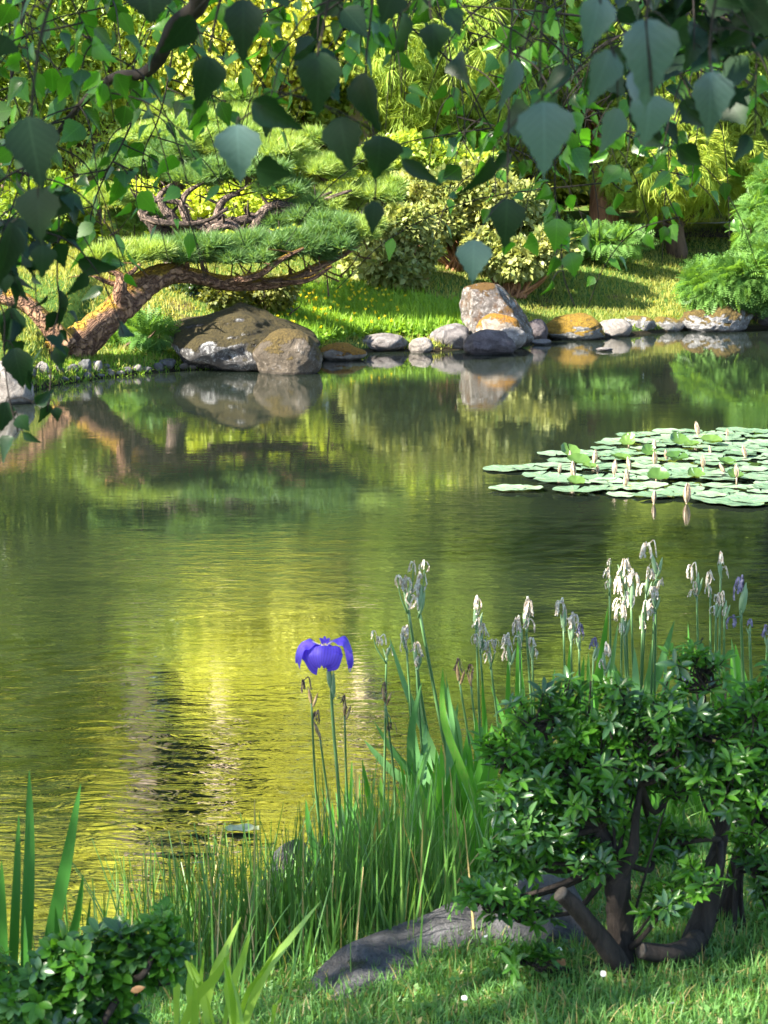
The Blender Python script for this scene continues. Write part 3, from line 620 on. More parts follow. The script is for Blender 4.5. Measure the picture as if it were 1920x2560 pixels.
# ------------------------------------------------------------ niwaki pines
def pine(name, label, limbs, pads, D0, bark, mats, seed, nt=420, trunkpart='trunk', base=None):
    global rng
    keep = rng; rng = np.random.default_rng(seed)
    b = P(limbs[0][0][0], limbs[0][0][1], limbs[0][0][3]); e = empty(name, b, label, 'pine tree')
    for k, lm in enumerate(limbs):
        m = MB(); pts = [P(q[0], q[1], q[3]) for q in lm]; rr = [q[2] * pxm(q[3]) for q in lm]
        tube(m, pts, rr, 14 if k == 0 else 9, 7, .13 if k == 0 else .10)
        # gnarled side twigs
        L_ = catmull(np.column_stack([pts, rr]), 5)
        if k:
            for q in L_[3::5]:
                d = rand_dirs(1)[0]; d[2] = abs(d[2]) * .6 + .1; l = rng.uniform(.15, .4)
                tube(m, [q[:3], q[:3] + d * l * .5 + rng.normal(0, .03, 3), q[:3] + d * l + rng.normal(0, .05, 3)], [q[3] * .45, q[3] * .3, .006], 5, 3, cap=False)
        m.build('trunk' if k == 0 else 'limb', bark, e)
    for (px, py, rx, ry, D, mi) in pads:
        c = P(px, py, D); s = pxm(D); f = MB(); rx *= rng.uniform(1.05, 1.22); ry *= rng.uniform(1.2, 1.7); R = np.array([rx * s, rx * s * .8, ry * s])
        n = int(nt * 1.05 * (rx * ry) / 5500.)
        # tufts over the upper dome of the pad in cushions, needles standing up
        nc = max(7, int(rx * ry / 420)); cen = rand_dirs(nc); cen[:, 2] = np.abs(cen[:, 2]) * .9 - .15; cen *= rng.uniform(.45, .85, (nc, 1))
        k = rng.integers(0, nc, n); d = rand_dirs(n); d[:, 2] = np.where(d[:, 2] < -.2, -d[:, 2], d[:, 2])
        T = c + (cen[k] + d * .27 * rng.uniform(.6, 1, (n, 1))) * R
        o = unit((T - c) / R); tip = unit(o * .5 + [0, 0, .9] + rng.normal(0, .25, (n, 3))); nr = unit(rng.normal(size=(n, 3)))
        S = rng.uniform(.11, .20, n)
        q3 = rng.integers(0, 3, n)
        for z in range(3):
            w_ = q3 == z; instances(f, T_NEEDLE[z][0], T_NEEDLE[z][1], frames(tip[w_], nr[w_]), T[w_], S[w_])
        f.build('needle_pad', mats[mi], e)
        # bare twigs under the pad
        m = MB()
        for z in range(int(rx / 24)):
            a = c + rng.normal(0, .25, 3) * R + [0, 0, -R[2] * .75]; t = c + rand_dirs(1)[0] * R * .8; t[2] = max(t[2], c[2] - .3 * R[2])
            tube(m, [a, (a + t) / 2 + [0, 0, -.04], t], [.012, .008, .004], 4, 3, cap=False)
        m.build('twigs', bark, e)
    rng = keep; return e
pm = [M_pine, M_pine2]
pine('red_pine', 'leaning pine with orange moss on its thick trunk and a long low limb', [
    [(130, 905, 50, 21.9), (180, 868, 46, 21.9), (235, 825, 42, 22), (300, 765, 38, 22.2), (350, 722, 34, 22.4), (405, 690, 30, 22.6), (450, 680, 26, 22.8)],
    [(430, 685, 24, 22.7), (490, 690, 20, 22.8), (555, 706, 19, 22.9), (620, 712, 17, 23), (690, 706, 15, 23.1), (750, 690, 13, 23.2), (800, 665, 11, 23.3), (850, 640, 8, 23.4), (900, 610, 5, 23.5)],
    [(310, 760, 26, 22.1), (300, 730, 20, 22), (302, 700, 14, 22), (290, 680, 8, 22), (250, 665, 5, 22)],
    [(300, 712, 9, 22), (270, 705, 7, 22), (235, 690, 4, 21.9)], [(302, 700, 10, 22), (330, 680, 7, 22), (350, 660, 4, 22)],
    [(170, 870, 30, 21.6), (110, 800, 24, 21.6), (60, 755, 22, 21.6), (0, 740, 20, 21.6), (-80, 700, 18, 21.6)],
    [(560, 705, 12, 22.9), (640, 690, 10, 22.8), (700, 650, 7, 22.8), (760, 620, 4, 22.8)], [(700, 704, 9, 23.1), (770, 700, 7, 23.0), (830, 665, 4, 23)]],
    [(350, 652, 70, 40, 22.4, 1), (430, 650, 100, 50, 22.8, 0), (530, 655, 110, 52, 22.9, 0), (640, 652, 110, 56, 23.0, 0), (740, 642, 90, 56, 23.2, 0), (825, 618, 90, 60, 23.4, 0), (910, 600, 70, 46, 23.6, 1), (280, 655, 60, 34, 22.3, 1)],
    22, B_pine, pm, 71, nt=600)
pine('red_pine', 'upright pine with tangled twisted limbs behind the leaning one', [
    [(440, 690, 26, 25.4), (430, 640, 24, 25.4), (420, 600, 24, 25.4), (390, 565, 20, 25.3), (385, 540, 14, 25.3)],
    [(425, 605, 20, 25.4), (470, 590, 18, 25.3), (520, 570, 16, 25.2), (590, 555, 13, 25.2), (650, 540, 9, 25.2), (730, 520, 6, 25.2), (830, 480, 3, 25.2)],
    [(410, 590, 16, 25.2), (380, 560, 13, 25.1), (355, 530, 11, 25.1), (370, 505, 9, 25.1), (420, 500, 8, 25.1), (470, 515, 6, 25.1)],
    [(440, 600, 15, 25.2), (440, 560, 13, 25.1), (410, 520, 11, 25.1), (400, 490, 8, 25.1), (430, 460, 5, 25.1)],
    [(470, 590, 13, 25.1), (465, 545, 11, 25.1), (455, 510, 9, 25.1), (470, 480, 7, 25.1), (510, 455, 4, 25.1)],
    [(525, 640, 13, 25), (518, 600, 13, 25), (535, 575, 13, 25), (575, 562, 12, 25), (610, 580, 10, 25), (640, 570, 7, 25)],
    [(615, 605, 16, 25.2), (640, 565, 17, 25.2), (660, 530, 15, 25.2), (690, 512, 10, 25.2), (760, 518, 8, 25.2), (810, 500, 6, 25.2), (880, 475, 3, 25.2)],
    [(540, 560, 12, 25.2), (545, 530, 11, 25.2), (560, 500, 9, 25.2), (600, 480, 6, 25.2)], [(660, 575, 8, 25.2), (700, 590, 6, 25.1), (740, 585, 4, 25.1)],
    [(355, 545, 9, 25.1), (400, 555, 8, 25), (460, 560, 7, 25), (520, 550, 5, 25), (570, 520, 4, 25)]],
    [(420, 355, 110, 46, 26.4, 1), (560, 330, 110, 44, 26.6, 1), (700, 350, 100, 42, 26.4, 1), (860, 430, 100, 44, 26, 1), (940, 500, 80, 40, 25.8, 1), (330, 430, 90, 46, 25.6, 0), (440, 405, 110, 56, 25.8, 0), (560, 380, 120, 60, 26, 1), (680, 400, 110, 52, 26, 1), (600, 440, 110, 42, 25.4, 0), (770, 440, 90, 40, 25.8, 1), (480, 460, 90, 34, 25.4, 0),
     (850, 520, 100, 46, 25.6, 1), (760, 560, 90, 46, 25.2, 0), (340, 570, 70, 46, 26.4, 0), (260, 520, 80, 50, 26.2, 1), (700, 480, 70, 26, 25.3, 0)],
    25, B_pine2, pm, 72, nt=560)
pine('red_pine', 'small pale pine top standing against the yellow maple', [
    [(560, 420, 14, 29), (560, 360, 11, 29), (550, 300, 8, 29), (560, 250, 5, 29)], [(556, 320, 7, 29), (600, 290, 4, 29), (640, 275, 2, 29)], [(556, 310, 6, 29), (520, 270, 4, 29), (500, 240, 2, 29)]],
    [(560, 250, 70, 34, 29, 1), (500, 285, 50, 26, 29, 1), (630, 290, 60, 28, 29, 1), (430, 300, 80, 36, 29, 1)], 29, B_pine2, pm, 73, nt=420)

# hose along the path
p = [Gt(x, y) + [0, 0, .12] for x, y in ((1520, 590), (1600, 578), (1700, 575), (1800, 574), (1900, 566), (1990, 560))]
m = MB(); tube(m, p, .012, 6, 6); tag(m.build('hose', plain_mat('hose_grey', (.3, .3, .3), (.4, .4, .4), 5), origin=p[0]), 'thin grey hose lying along the brown path', 'hose')

# ------------------------------------------------------------ grass, rushes: stuff nobody could count
def blades(mb, base, length, width, lean=.35, segs=3, droop=.25, azim=None, tipw=.08):
    """vectorised grass blades: base (N,3), bending ribbons"""
    N = len(base); length = np.broadcast_to(length, (N,)); width = np.broadcast_to(width, (N,))
    az = rng.uniform(0, 2 * PI, N) if azim is None else azim; dr = np.stack([np.cos(az), np.sin(az), np.zeros(N)], -1)
    sd = np.stack([-np.sin(az), np.cos(az), np.zeros(N)], -1); ya = rng.uniform(0, PI, N)
    sd = sd * np.cos(ya)[:, None] + dr * np.sin(ya)[:, None]
    ln = np.abs(rng.normal(0, lean, N)); cols = []
    for k in range(segs + 1):
        t = k / segs; out = ln * (t + droop * t * t * 2) ; up = np.sqrt(np.maximum(1 - (ln * t) ** 2, .1)) * t - droop * ln * t * t * 1.2
        c = base + dr * (out * length)[:, None] + np.array([0, 0, 1.]) * (up * length)[:, None]
        wd = width * (1 - t ** 1.6) * .5 + width * tipw * .5
        cols += [c - sd * wd[:, None], c + sd * wd[:, None]]
    V = np.stack(cols, 1); k = 2 * (segs + 1); off = (np.arange(N) * k)[:, None, None]
    f = np.array([(2 * q, 2 * q + 1, 2 * q + 3, 2 * q + 2) for q in range(segs)])
    uv = np.array([(q / segs, s) for q in range(segs + 1) for s in (-.4, .4)])
    mb.add(V.reshape(-1, 3), (f[None] + off).reshape(-1, 4), np.repeat(rng.random(N), k), np.tile(uv, (N, 1)))
def ground_pts(n, x0, x1, y0, y1):
    x = rng.uniform(x0, x1, n); y = rng.uniform(y0, y1, n); return x, y
M_lawn = leaf_mat('lawn_blade', (.05, .15, .03), (.16, .32, .09), .35, .45, .4, scale=2.5, dead=.10)
M_fargrass = leaf_mat('far_lawn_blade', (.08, .15, .025), (.36, .33, .09), .35, .6, .2, scale=.5)
M_cover = leaf_mat('ground_cover_leaf', (.10, .22, .02), (.22, .36, .04), .4, .5, .3, scale=1.5)
M_rush = leaf_mat('rush_stem', (.04, .12, .02), (.13, .28, .06), .25, .4, .5, scale=3, dead=.08)
M_iris = leaf_mat('iris_blade', (.035, .14, .02), (.11, .32, .045), .40, .33, .5, scale=2.5, dead=.04)
M_irisb = leaf_mat('iris_blade_bluish', (.06, .17, .06), (.14, .30, .11), .30, .35, .5, scale=2.5)
M_lime = leaf_mat('lime_blade', (.16, .32, .03), (.28, .44, .08), .40, .4, .5, scale=2.5)
# far lawn
x, y = ground_pts(230000, -7, 9, 20, 38); z = terr(x, y); df = y - yfar(x)
dens = .55 + .45 * np.sin(x * 1.7 + 2) * np.sin(y * 1.1 + x * .6)
keep_ = (df > .1) & (rng.random(len(x)) < np.clip(1.25 - df * .05, .35, 1)) & (rng.random(len(x)) < .35 + dens)
b = np.stack([x, y, z], -1)[keep_]
m = MB(); blades(m, b, rng.uniform(.04, .10, len(b)), .014, .5, 2)
tag(m.build('lawn_grass', M_fargrass), 'sunny mown grass of the far bank', 'grass', kind='stuff')
# ground cover with yellow flowers in front of the middle rocks
m = MB(); px = rng.uniform(640, 1200, 5200); py = rng.uniform(742, 872, 5200); pts = []
for a, c in zip(px[::4], py[::4]):
    if c < 742 + max(0, (a - 900)) * .16 + max(0, 760 - a) * .2: continue
    q = Gt(a, c, 22); 
    if q[1] - yfar(q[0]) > .45: pts.append(q)
pts = np.array(pts); pts = pts[rng.integers(0, len(pts), 30000)] + rng.normal(0, 1, (30000, 3)) * [.12, .22, 0]; pts[:, 2] = terr(pts[:, 0], pts[:, 1]) + rng.uniform(0, .10, len(pts))
pts = pts[pts[:, 1] - yfar(pts[:, 0]) > .42]
instances(m, T_RH[0], T_RH[1], frames(unit(rng.normal(size=pts.shape) + [0, 0, .6]), unit(rng.normal(size=pts.shape) * .5 + [0, 0, 1])), pts, rng.uniform(.05, .09, len(pts)))
blades(m, pts[::2], rng.uniform(.10, .2, len(pts[::2])), .014, .4, 2)
tag(m.build('ground_cover', M_cover), 'lush bright green ground cover above the middle rocks', 'ground cover', kind='stuff')
m = MB(); s = pts[rng.integers(0, len(pts), 170)]; s = s[(s[:, 0] < .3)]
T_FLW = radial_tpl(5, 1, .9, .5, 3, .1)
instances(m, T_FLW[0], T_FLW[1], frames(unit(rng.normal(size=s.shape)), unit(rng.normal(size=s.shape))), s + [0, 0, .16], .035)
tag(m.build('yellow_flowers', plain_mat('yellow_petal', (.75, .55, .01), (.85, .7, .02), 30, .5, .3)), 'scatter of tiny yellow flowers over the bright ground cover', 'flowers', kind='stuff')
# long edge grass on the left far shore
x, y = ground_pts(36000, -6, -1.6, 19, 24); df = y - yfar(x); k = (df > -.02) & (df < .9); x, y = x[k], y[k]
m = MB(); b = np.stack([x, y, terr(x, y)], -1); blades(m, b, rng.uniform(.03, .09, len(b)), .012, .6, 3)
tag(m.build('shore_grass', M_cover), 'green grass and weeds fringing the left far shore', 'grass', kind='stuff')

# near lawn
x, y = ground_pts(330000, -2.4, 3.2, 2.9, 8.2); dn = ynear(x) - y; z = terr(x, y)
k = (dn > .05) & (x < y * .42) & (x > -y * .34); x, y, z, dn = x[k], y[k], z[k], dn[k]
b = np.stack([x, y, z], -1); m = MB(); patch = .6 + .4 * np.sin(x * 6 + y * 4) * np.sin(y * 7 - x * 3)
blades(m, b, rng.uniform(.018, .05, len(b)) * (.6 + .7 * patch), .0035, .6, 3)
x, y = ground_pts(40000, -2, 2.4, 3.0, 6.9); k = (ynear(x) - y > .05); b = np.stack([x, y, terr(x, y) + rng.uniform(.003, .018, len(x))], -1)[k]
instances(m, T_RH[0], T_RH[1], frames(unit(rng.normal(size=b.shape) + [0, 0, .2]), unit(rng.normal(size=b.shape) * .4 + [0, 0, 1])), b, rng.uniform(.008, .019, len(b)))
tag(m.build('lawn_grass', M_lawn), 'cool shaded lawn grass of the near bank', 'grass', kind='stuff')
# taller bank grass
x, y = ground_pts(12000, -1.4, 1.7, 4.2, 7.6); dn = ynear(x) - y
k = (dn > -.05) & (dn < 1.25 + .5 * np.sin(x * 3)) & (y > 4.75 + .1 * np.sin(x * 9)); b = np.stack([x, y, terr(x, y)], -1)[k]
m = MB(); blades(m, b, rng.uniform(.06, .20, len(b)), rng.uniform(.003, .006, len(b)), .45, 4)
tag(m.build('bank_grass', leaf_mat('bank_grass_blade', (.05, .16, .02), (.15, .31, .06), .4, .4, .4, scale=3, dead=.07)), 'long fine green grass sloping down to the near water edge', 'grass', kind='stuff')
# rushes at the water edge
m = MB(); cl = []
for px, py, n, hh in [(430, 2420, 150, .34), (520, 2400, 170, .36), (600, 2380, 200, .36), (680, 2370, 110, .28), (760, 2370, 140, .30), (840, 2330, 200, .40), (930, 2310, 180, .40), (1010, 2290, 150, .36), (360, 2420, 70, .30), (300, 2440, 40, .26), (640, 2440, 120, .26), (1100, 2270, 120, .36)]:
    c = Gt(px, py, 4); n = int(n * .8); bb = c + rng.normal(0, 1, (n, 3)) * [.10, .16, 0]; bb[:, 2] = terr(bb[:, 0], bb[:, 1]) - .02
    blades(m, bb, hh * .85 * rng.uniform(.45, 1.25, n), .0038, .22, 5, .1, tipw=.5)
tag(m.build('rushes', M_rush), 'dense dark green rushes standing at the near water edge', 'rushes', kind='stuff')

# ------------------------------------------------------------ near rocks
def ridge_rock():
    """long low grey rock lying in the lawn, its ridge climbing to the right behind the shrub"""
    prof = [(700, 2580, 0.0), (735, 2540, .3), (790, 2478, .6), (850, 2425, .85), (920, 2385, .9), (1000, 2350, 1), (1100, 2312, 1), (1200, 2272, 1), (1300, 2240, 1), (1380, 2212, 1), (1430, 2230, .9), (1470, 2320, .5), (1490, 2400, 0)]
    q = catmull(np.array([(a, b, c) for a, b, c in prof], float), 8); m = MB(); rows = []
    for a, b, c in q:
        D = 3.95 + .35 * min(1, max(0, (a - 700) / 500)); t = P(a, b, D)
        g0 = terr(t[0], t[1]) - .06; h = max(t[2] - g0, .02)
        pr = []
        for s in np.linspace(0, 1, 15):
            yy_ = (-.16 - .05 * h + .42 * s) * (.35 + .65 * c); hz = max(0, math.sin(PI * min(1, s * 1.05)) ) ** .42
            pr.append(np.array([t[0] + .02 * math.sin(s * 9), t[1] + yy_, g0 + h * hz]))
        rows.append(pr)
    V = np.array(rows).reshape(-1, 3); n = vnoise(V * 3.2, 7) * .006 + vnoise(V * 12, 9) * .004; V[:, 2] += n; V[:, 1] -= n
    k = 15; i, j = np.meshgrid(np.arange(len(rows) - 1), np.arange(k - 1), indexing='ij'); a = i * k + j
    m.add(V, np.stack([a, a + k, a + k + 1, a + 1], -1).reshape(-1, 4))
    tag(m.build('rock', rock_mat('long_grey_rock', (.09, .088, .095), (.18, .175, .19), (.03, .04, .01), .12, .35, 7), origin=V.mean(0)), 'long dark grey rock lying in the near grass beneath the azalea', 'rock')
ridge_rock()
def near_rock(px0, px1, yt, yb, D, label, seed, mat):
    rock(px0, px1, yt, yb, mat, label, seed, D=D, depth=.8, planes=6, rough=.06, hi=True, bury=.1)
R_wetn = rock_mat('near_dark_rock', (.06, .055, .06), (.2, .2, .24), (.1, .1, .02), .0, .35, 16)
near_rock(668, 806, 2098, 2270, 5.75, 'dark wet rock half hidden by rushes at the near water edge', 301, R_wetn)
near_rock(636, 745, 2170, 2300, 5.6, 'smaller pale rock below the dark wet one among the rushes', 302, R_wetn)

# ------------------------------------------------------------ water lilies
def disc(seed, rx=.14, up=0.0, notch=True, cup=0.0, asp=1.0):
    r = np.random.default_rng(seed); n = 30; th = np.linspace(.09 if notch else 0, 2 * PI - (.09 if notch else 0), n)
    rad = 1 + .03 * np.sin(th * 5 + seed) + .025 * np.sin(th * 9 + seed * 2); V = [(0, 0, 0)]; rings = (.5, .82, 1.0)
    for q in rings:
        for t, a in zip(th, rad):
            V.append((q * a * math.cos(t) * rx, q * a * math.sin(t) * rx * asp, cup * q * q * rx + up * max(0, math.cos(t + seed)) * q ** 3 * rx + .003 * math.sin(t * 6) * q))
    f3 = [(0, 1 + k, 2 + k) for k in range(n - 1)]; f4 = []
    for q in range(2):
        for k in range(n - 1): a = 1 + q * n + k; f4.append((a, a + n, a + n + 1, a + 1))
    uv = [(0, 0)] + [(q, t / 6.28) for q in rings for t in th]
    return np.array(V), f3 + f4, uv
def pad_mat():
    m, n, out = newmat('lily_pad_leaf'); uv = n.nodes.new('ShaderNodeUVMap'); sx = n.nodes.new('ShaderNodeSeparateXYZ'); L(n, uv.outputs[0], sx.inputs[0]); at = n.nodes.new('ShaderNodeAttribute'); at.attribute_name = 'rnd'
    ve = mth(n, 'LESS_THAN', mth(n, 'PINGPONG', mth(n, 'MULTIPLY', sx.outputs[1], 13), .5), .06)
    col = mixc(n, at.outputs['Fac'], (.10, .18, .12), (.22, .32, .22)); col = mixc(n, mth(n, 'MULTIPLY', ve, .3), col, (.35, .45, .25))
    g = pos(n); col = mixc(n, mth(n, 'MULTIPLY', mth(n, 'SUBTRACT', noise(n, g.outputs['Position'], 14, 4), .62), 8, clamp=True), col, (.26, .20, .05))
    finish(n, out, col, .22, bump(n, noise(n, g.outputs['Position'], 22, 2), .4, .012), 1.0); return m
M_pad = pad_mat(); M_padu = leaf_mat('lily_leaf_underside', (.035, .09, .015), (.09, .16, .03), .2, .3, .6)
M_bud = plain_mat('lily_bud_petal', (.30, .20, .15), (.58, .48, .38), 60, .45, .15); M_sepal = plain_mat('lily_sepal', (.12, .08, .05), (.28, .22, .14), 60, .5)
pads = []
outl = [(1262, 1174, .17, 'pale lily pad at the far left tip of the lily bed'), (1330, 1172, .16, 'lily pad second from the left tip of the bed'), (1385, 1168, .15, 'lily pad with a lifted rim next to the left tip'),
        (1268, 1226, .13, 'small lone pad at the lower left of the lily bed'), (1320, 1227, .11, 'smaller lone pad touching the one at the lower left'), (1390, 1136, .15, 'separate thin pad above the left arm of the lily bed'),
        (1440, 1140, .13, 'pad right of the separate thin one above the left arm'), (1350, 1192, .14, 'pad just below the left tip of the lily bed'), (1390, 1204, .16, 'broad pad below the left arm of the lily bed'),
        (1440, 1232, .17, 'pale pad alone in the front row left of centre'), (1540, 1104, .13, 'pad at the back left corner of the lily bed'), (1838, 1078, .17, 'single farthest pad at the back of the lily bed'),
        (1800, 1254, .2, 'large bright pad nearest to the viewer at the lower right'), (1850, 1262, .17, 'flat pad overlapping the large nearest one'), (1880, 1256, .16, 'pad right of the large nearest one')]
for a, b, r, lb in outl: pads.append((a, b, r, lb))
bed = [(1240, 1178), (1400, 1158), (1560, 1090), (1700, 1078), (1960, 1080), (2000, 1250), (1860, 1250), (1720, 1240), (1600, 1244), (1440, 1236), (1400, 1200)]
def inpoly(x, y, poly):
    c = False
    for k in range(len(poly)):
        (x1, y1), (x2, y2) = poly[k], poly[k - 1]
        if (y1 > y) != (y2 > y) and x < (x2 - x1) * (y - y1) / (y2 - y1) + x1: c = not c
    return c
placed = [G(a, b)[:2] for a, b, _, _ in outl]; tries = 0
while len(pads) < 215 and tries < 30000:
    tries += 1; a, b = rng.uniform(1400, 1985), rng.uniform(1082, 1248)
    if not inpoly(a, b, bed): continue
    g = G(a, b)[:2]; r = rng.uniform(.085, .15)
    if min(np.linalg.norm(g - q) for q in placed) < .165: continue
    placed.append(g)
    row = 'at the back' if b < 1130 else ('in the middle' if b < 1190 else 'in the front rows'); sd = 'left half' if a < 1700 else 'right half'
    pads.append((a, b, r, 'round pale lily pad %s of the bed\'s %s' % (row, sd)))
for k, (a, b, r, lb) in enumerate(pads):
    c = G(a, b); lift = k >= len(outl) and rng.random() < .10; m = MB(); V, f, uv = disc(k, r * (1 if not lift else .62), .05 if not lift else .4, cup=.03 if not lift else .2)
    th = rng.uniform(0, 6.28); ct, s_ = math.cos(th), math.sin(th); V = V @ np.array([[ct, s_, 0], [-s_, ct, 0], [0, 0, 1]])
    if lift:
        tl = rng.uniform(.15, .5); V = V @ np.array([[1, 0, 0], [0, math.cos(tl), math.sin(tl)], [0, -math.sin(tl), math.cos(tl)]]); V[:, 2] += .03 - V[:, 2].min() * .7
        lb = 'tilted lily leaf showing its green back ' + ('in the bed\'s left half' if a < 1700 else 'in the bed\'s right half')
    V[:, 2] += .006 + .0035 * (k % 5); cc = np.array([c[0], c[1], 0]); m.add(V + cc, f, rng.random(), uv)
    tag(m.build('lily_pad', M_padu if lift else M_pad, origin=cc), lb, 'lily pad', 'lily pads floating on the pond')
buds = [(1358, 990, 1.2, 'tall open-tipped lily bud standing behind all the others'), (1057, 1037, 1, 'lily bud on the back left edge of the bed'), (1165, 1065, 1, 'pinkish bud below the tall back one, left of centre'), (1483, 1008, .7, 'small pale bud at the back right'),
        (808, 1108, .8, 'small grey bud leftmost of the back row'), (908, 1115, 1.1, 'striped bud beside a curled brown leaf'), (757, 1165, .8, 'small shaded bud leftmost of all'), (819, 1170, 1.2, 'plump cream bud nearest the left arm of the bed'),
        (923, 1168, .7, 'tiny bud lying right of the plump cream one'), (993, 1185, 1.1, 'cream bud on a short stem left of centre'), (1062, 1145, 1, 'slim reddish bud in the middle left'), (1170, 1120, 1.1, 'leaning open bud at the centre'),
        (1222, 1105, .9, 'brown edged bud right of the leaning one'), (1052, 1195, 1, 'upper bud of the close pair left of centre'), (1042, 1218, 1, 'lower bud of the close pair left of centre'), (1198, 1190, .9, 'right bud of the pale pair at the centre'),
        (1175, 1192, .7, 'left bud of the pale pair at the centre'), (1378, 1160, 1, 'yellowish bud held above the pads on a bare stem'), (1410, 1085, .7, 'small bud behind the green folded leaves'), (1562, 1092, 1, 'slim tan bud at the far right back'),
        (1523, 1200, 1, 'greenish bud on a tall bare stem at the right'), (1165, 1290, .9, 'dark bud with its reflection at the front edge'), (1307, 1275, 1.4, 'largest brown bud mirrored in the open front water'), (1472, 1165, .9, 'grey-green round bud among folded leaves')]
for k, (a, b, s, lb) in enumerate(buds):
    qx, qy = 960 + a * .5787, 500 + b * .5787; s *= .95
    c = G(qx, qy + 16 * s); e = empty('lily_bud', c, lb, 'lily bud', 'lily buds among the pads'); H = .105 * s; tilt = rng.normal(0, .12, 2)
    up = .05 if 'stem' in lb else .008
    m = MB(); tube(m, [c + [0, 0, -.05], c + [0, 0, up]], .006, 6, 1); m.build('stem', M_sepal, e)
    for nm, mat_, rr, cnt, ph in (('petals', M_bud, .021 * s, 4, .4), ('sepals', M_sepal, .0235 * s, 4, 0)):
        m = MB()
        for q in range(cnt):
            a0 = 2 * PI * q / cnt + ph + k; V = []
            hh = H * (1 if cnt == 4 and nm == 'petals' else .97)
            for t in np.linspace(0, 1, 9):
                rad = rr * (math.sin(PI * (t * .86 + .07)) ** .8) * (1 - .25 * t); hw = (.62 if nm == 'petals' else .42) * (1 - t ** 3 * .8)
                for u in (-1, 0, 1):
                    V.append(c + [rad * math.cos(a0 + u * hw) + tilt[0] * t * H, rad * math.sin(a0 + u * hw) + tilt[1] * t * H, up + hh * t])
            m.add(V, [(3 * i + j, 3 * i + j + 1, 3 * i + j + 4, 3 * i + j + 3) for i in range(8) for j in (0, 1)])
        m.build(nm, mat_, e)

# ------------------------------------------------------------ irises
def ribbon(mb, pts, wid, face=None, fold=.2, rnd=None, twist=0.0, taper=1.5, basew=.55):
    """long pointed leaf with a slight keel along pts"""
    q = catmull(pts, 5); n = len(q); tan = unit(np.gradient(q, axis=0)); face = np.array([.2, -1, .2]) if face is None else face
    V, uv = [], []
    for k in range(n):
        t = k / (n - 1); sd = unit(np.cross(tan[k], face)); nr = np.cross(sd, tan[k])
        a = twist * t; sd2 = sd * math.cos(a) + nr * math.sin(a); nr2 = np.cross(sd2, tan[k])
        wd = wid * (basew + (1 - basew) * min(1, t * 3)) * max(0.0, 1 - t ** 3.2) ** .8 * .5 + .0004
        V += [q[k] - sd2 * wd + nr2 * wd * fold, q[k], q[k] + sd2 * wd + nr2 * wd * fold]; uv += [(t, -.4), (t, 0), (t, .4)]
    mb.add(V, [(3 * i + j, 3 * i + j + 1, 3 * i + j + 4, 3 * i + j + 3) for i in range(n - 1) for j in (0, 1)], rng.random() if rnd is None else rnd, uv)
def blade_px(mb, base, tip, D, wpx, bend=0.0, Dt=None, droop=0, **k):
    b = P(base[0], base[1], D); b[2] = max(min(b[2], terr(b[0], b[1]) + .12), terr(b[0], b[1]) - .03); t = P(tip[0], tip[1], Dt or D + rng.normal(0, .08))
    d = t - b; sd = np.array([1, 0, 0]) * bend * np.linalg.norm(d)
    ribbon(mb, [b, b + d * .35 + sd * .6 + [0, 0, .02], b + d * .7 + sd * .75 + [0, 0, droop * .6], t], wpx * pxm(D), face=unit(np.array([rng.normal(0, .5), -1, .15])), twist=rng.normal(0, .35), **k)
def iris_clump(label, D, specs, mat=None, group='sword-leaved iris clumps on the near bank', fan=0, box=None, seed=0):
    global rng
    keep = rng; rng = np.random.default_rng(1000 + seed); c = P(specs[0][0][0], specs[0][0][1], D); c[2] = terr(c[0], c[1])
    e = empty('iris_clump', c, label, 'iris clump', group); m = MB()
    for s in specs: blade_px(m, s[0], s[1], D, s[2], s[3] if len(s) > 3 else 0, droop=s[4] if len(s) > 4 else 0)
    for k in range(fan):
        bx = rng.uniform(box[0], box[1]); by = rng.uniform(box[2], box[3]); h = rng.uniform(box[4], box[5])
        blade_px(m, (bx, by), (bx + rng.normal(0, .17) * h, by - h), D + rng.uniform(-.25, .35), rng.uniform(16, 31), rng.normal(0, .07), droop=0)
    m.build('leaves', mat or M_iris, e); rng = keep; return e
iris_clump('iris clump whose tallest grey-green leaf leans left above the tall seed stalks', 5.4, [((1160, 2080), (973, 1593), 20, -.02), ((1165, 2100), (936, 1805), 22, -.03), ((1130, 2080), (910, 1850), 26, -.02), ((1150, 2080), (1115, 1690), 15, .02),
    ((1090, 2080), (1040, 1690), 22, 0), ((1070, 2080), (1020, 1730), 18, 0), ((1190, 2100), (1130, 1880), 24, -.03)], M_irisb, fan=17, box=(1040, 1200, 2050, 2180, 220, 420), seed=1)
iris_clump('iris clump behind the purple iris flower', 5.3, [((890, 2230), (800, 1960), 15), ((960, 2200), (905, 1900), 20), ((985, 2230), (1070, 2010), 16), ((870, 2270), (880, 1900), 15), ((845, 2260), (830, 2000), 16)], fan=22, box=(850, 1010, 2180, 2290, 180, 330), seed=2)
iris_clump('broad-leaved iris clump just left of the azalea', 5.2, [((1250, 2130), (1120, 1830), 28, -.02), ((1200, 2120), (1190, 1790), 24), ((1235, 2130), (1165, 1880), 26), ((1265, 2110), (1270, 1640), 26), ((1230, 2120), (1205, 1700), 20)], fan=27, box=(1130, 1300, 2080, 2260, 240, 430), seed=3)
iris_clump('iris clump with upright leaves behind the left top of the azalea', 5.9, [((1300, 1980), (1297, 1560), 24), ((1330, 1980), (1290, 1700), 20), ((1345, 1990), (1380, 1700), 20), ((1365, 1960), (1425, 1640), 22), ((1400, 1970), (1428, 1590), 24), ((1440, 1960), (1520, 1515), 34, .01), ((1425, 1960), (1460, 1640), 22)], fan=17, box=(1280, 1480, 1940, 2040, 230, 330), seed=4)
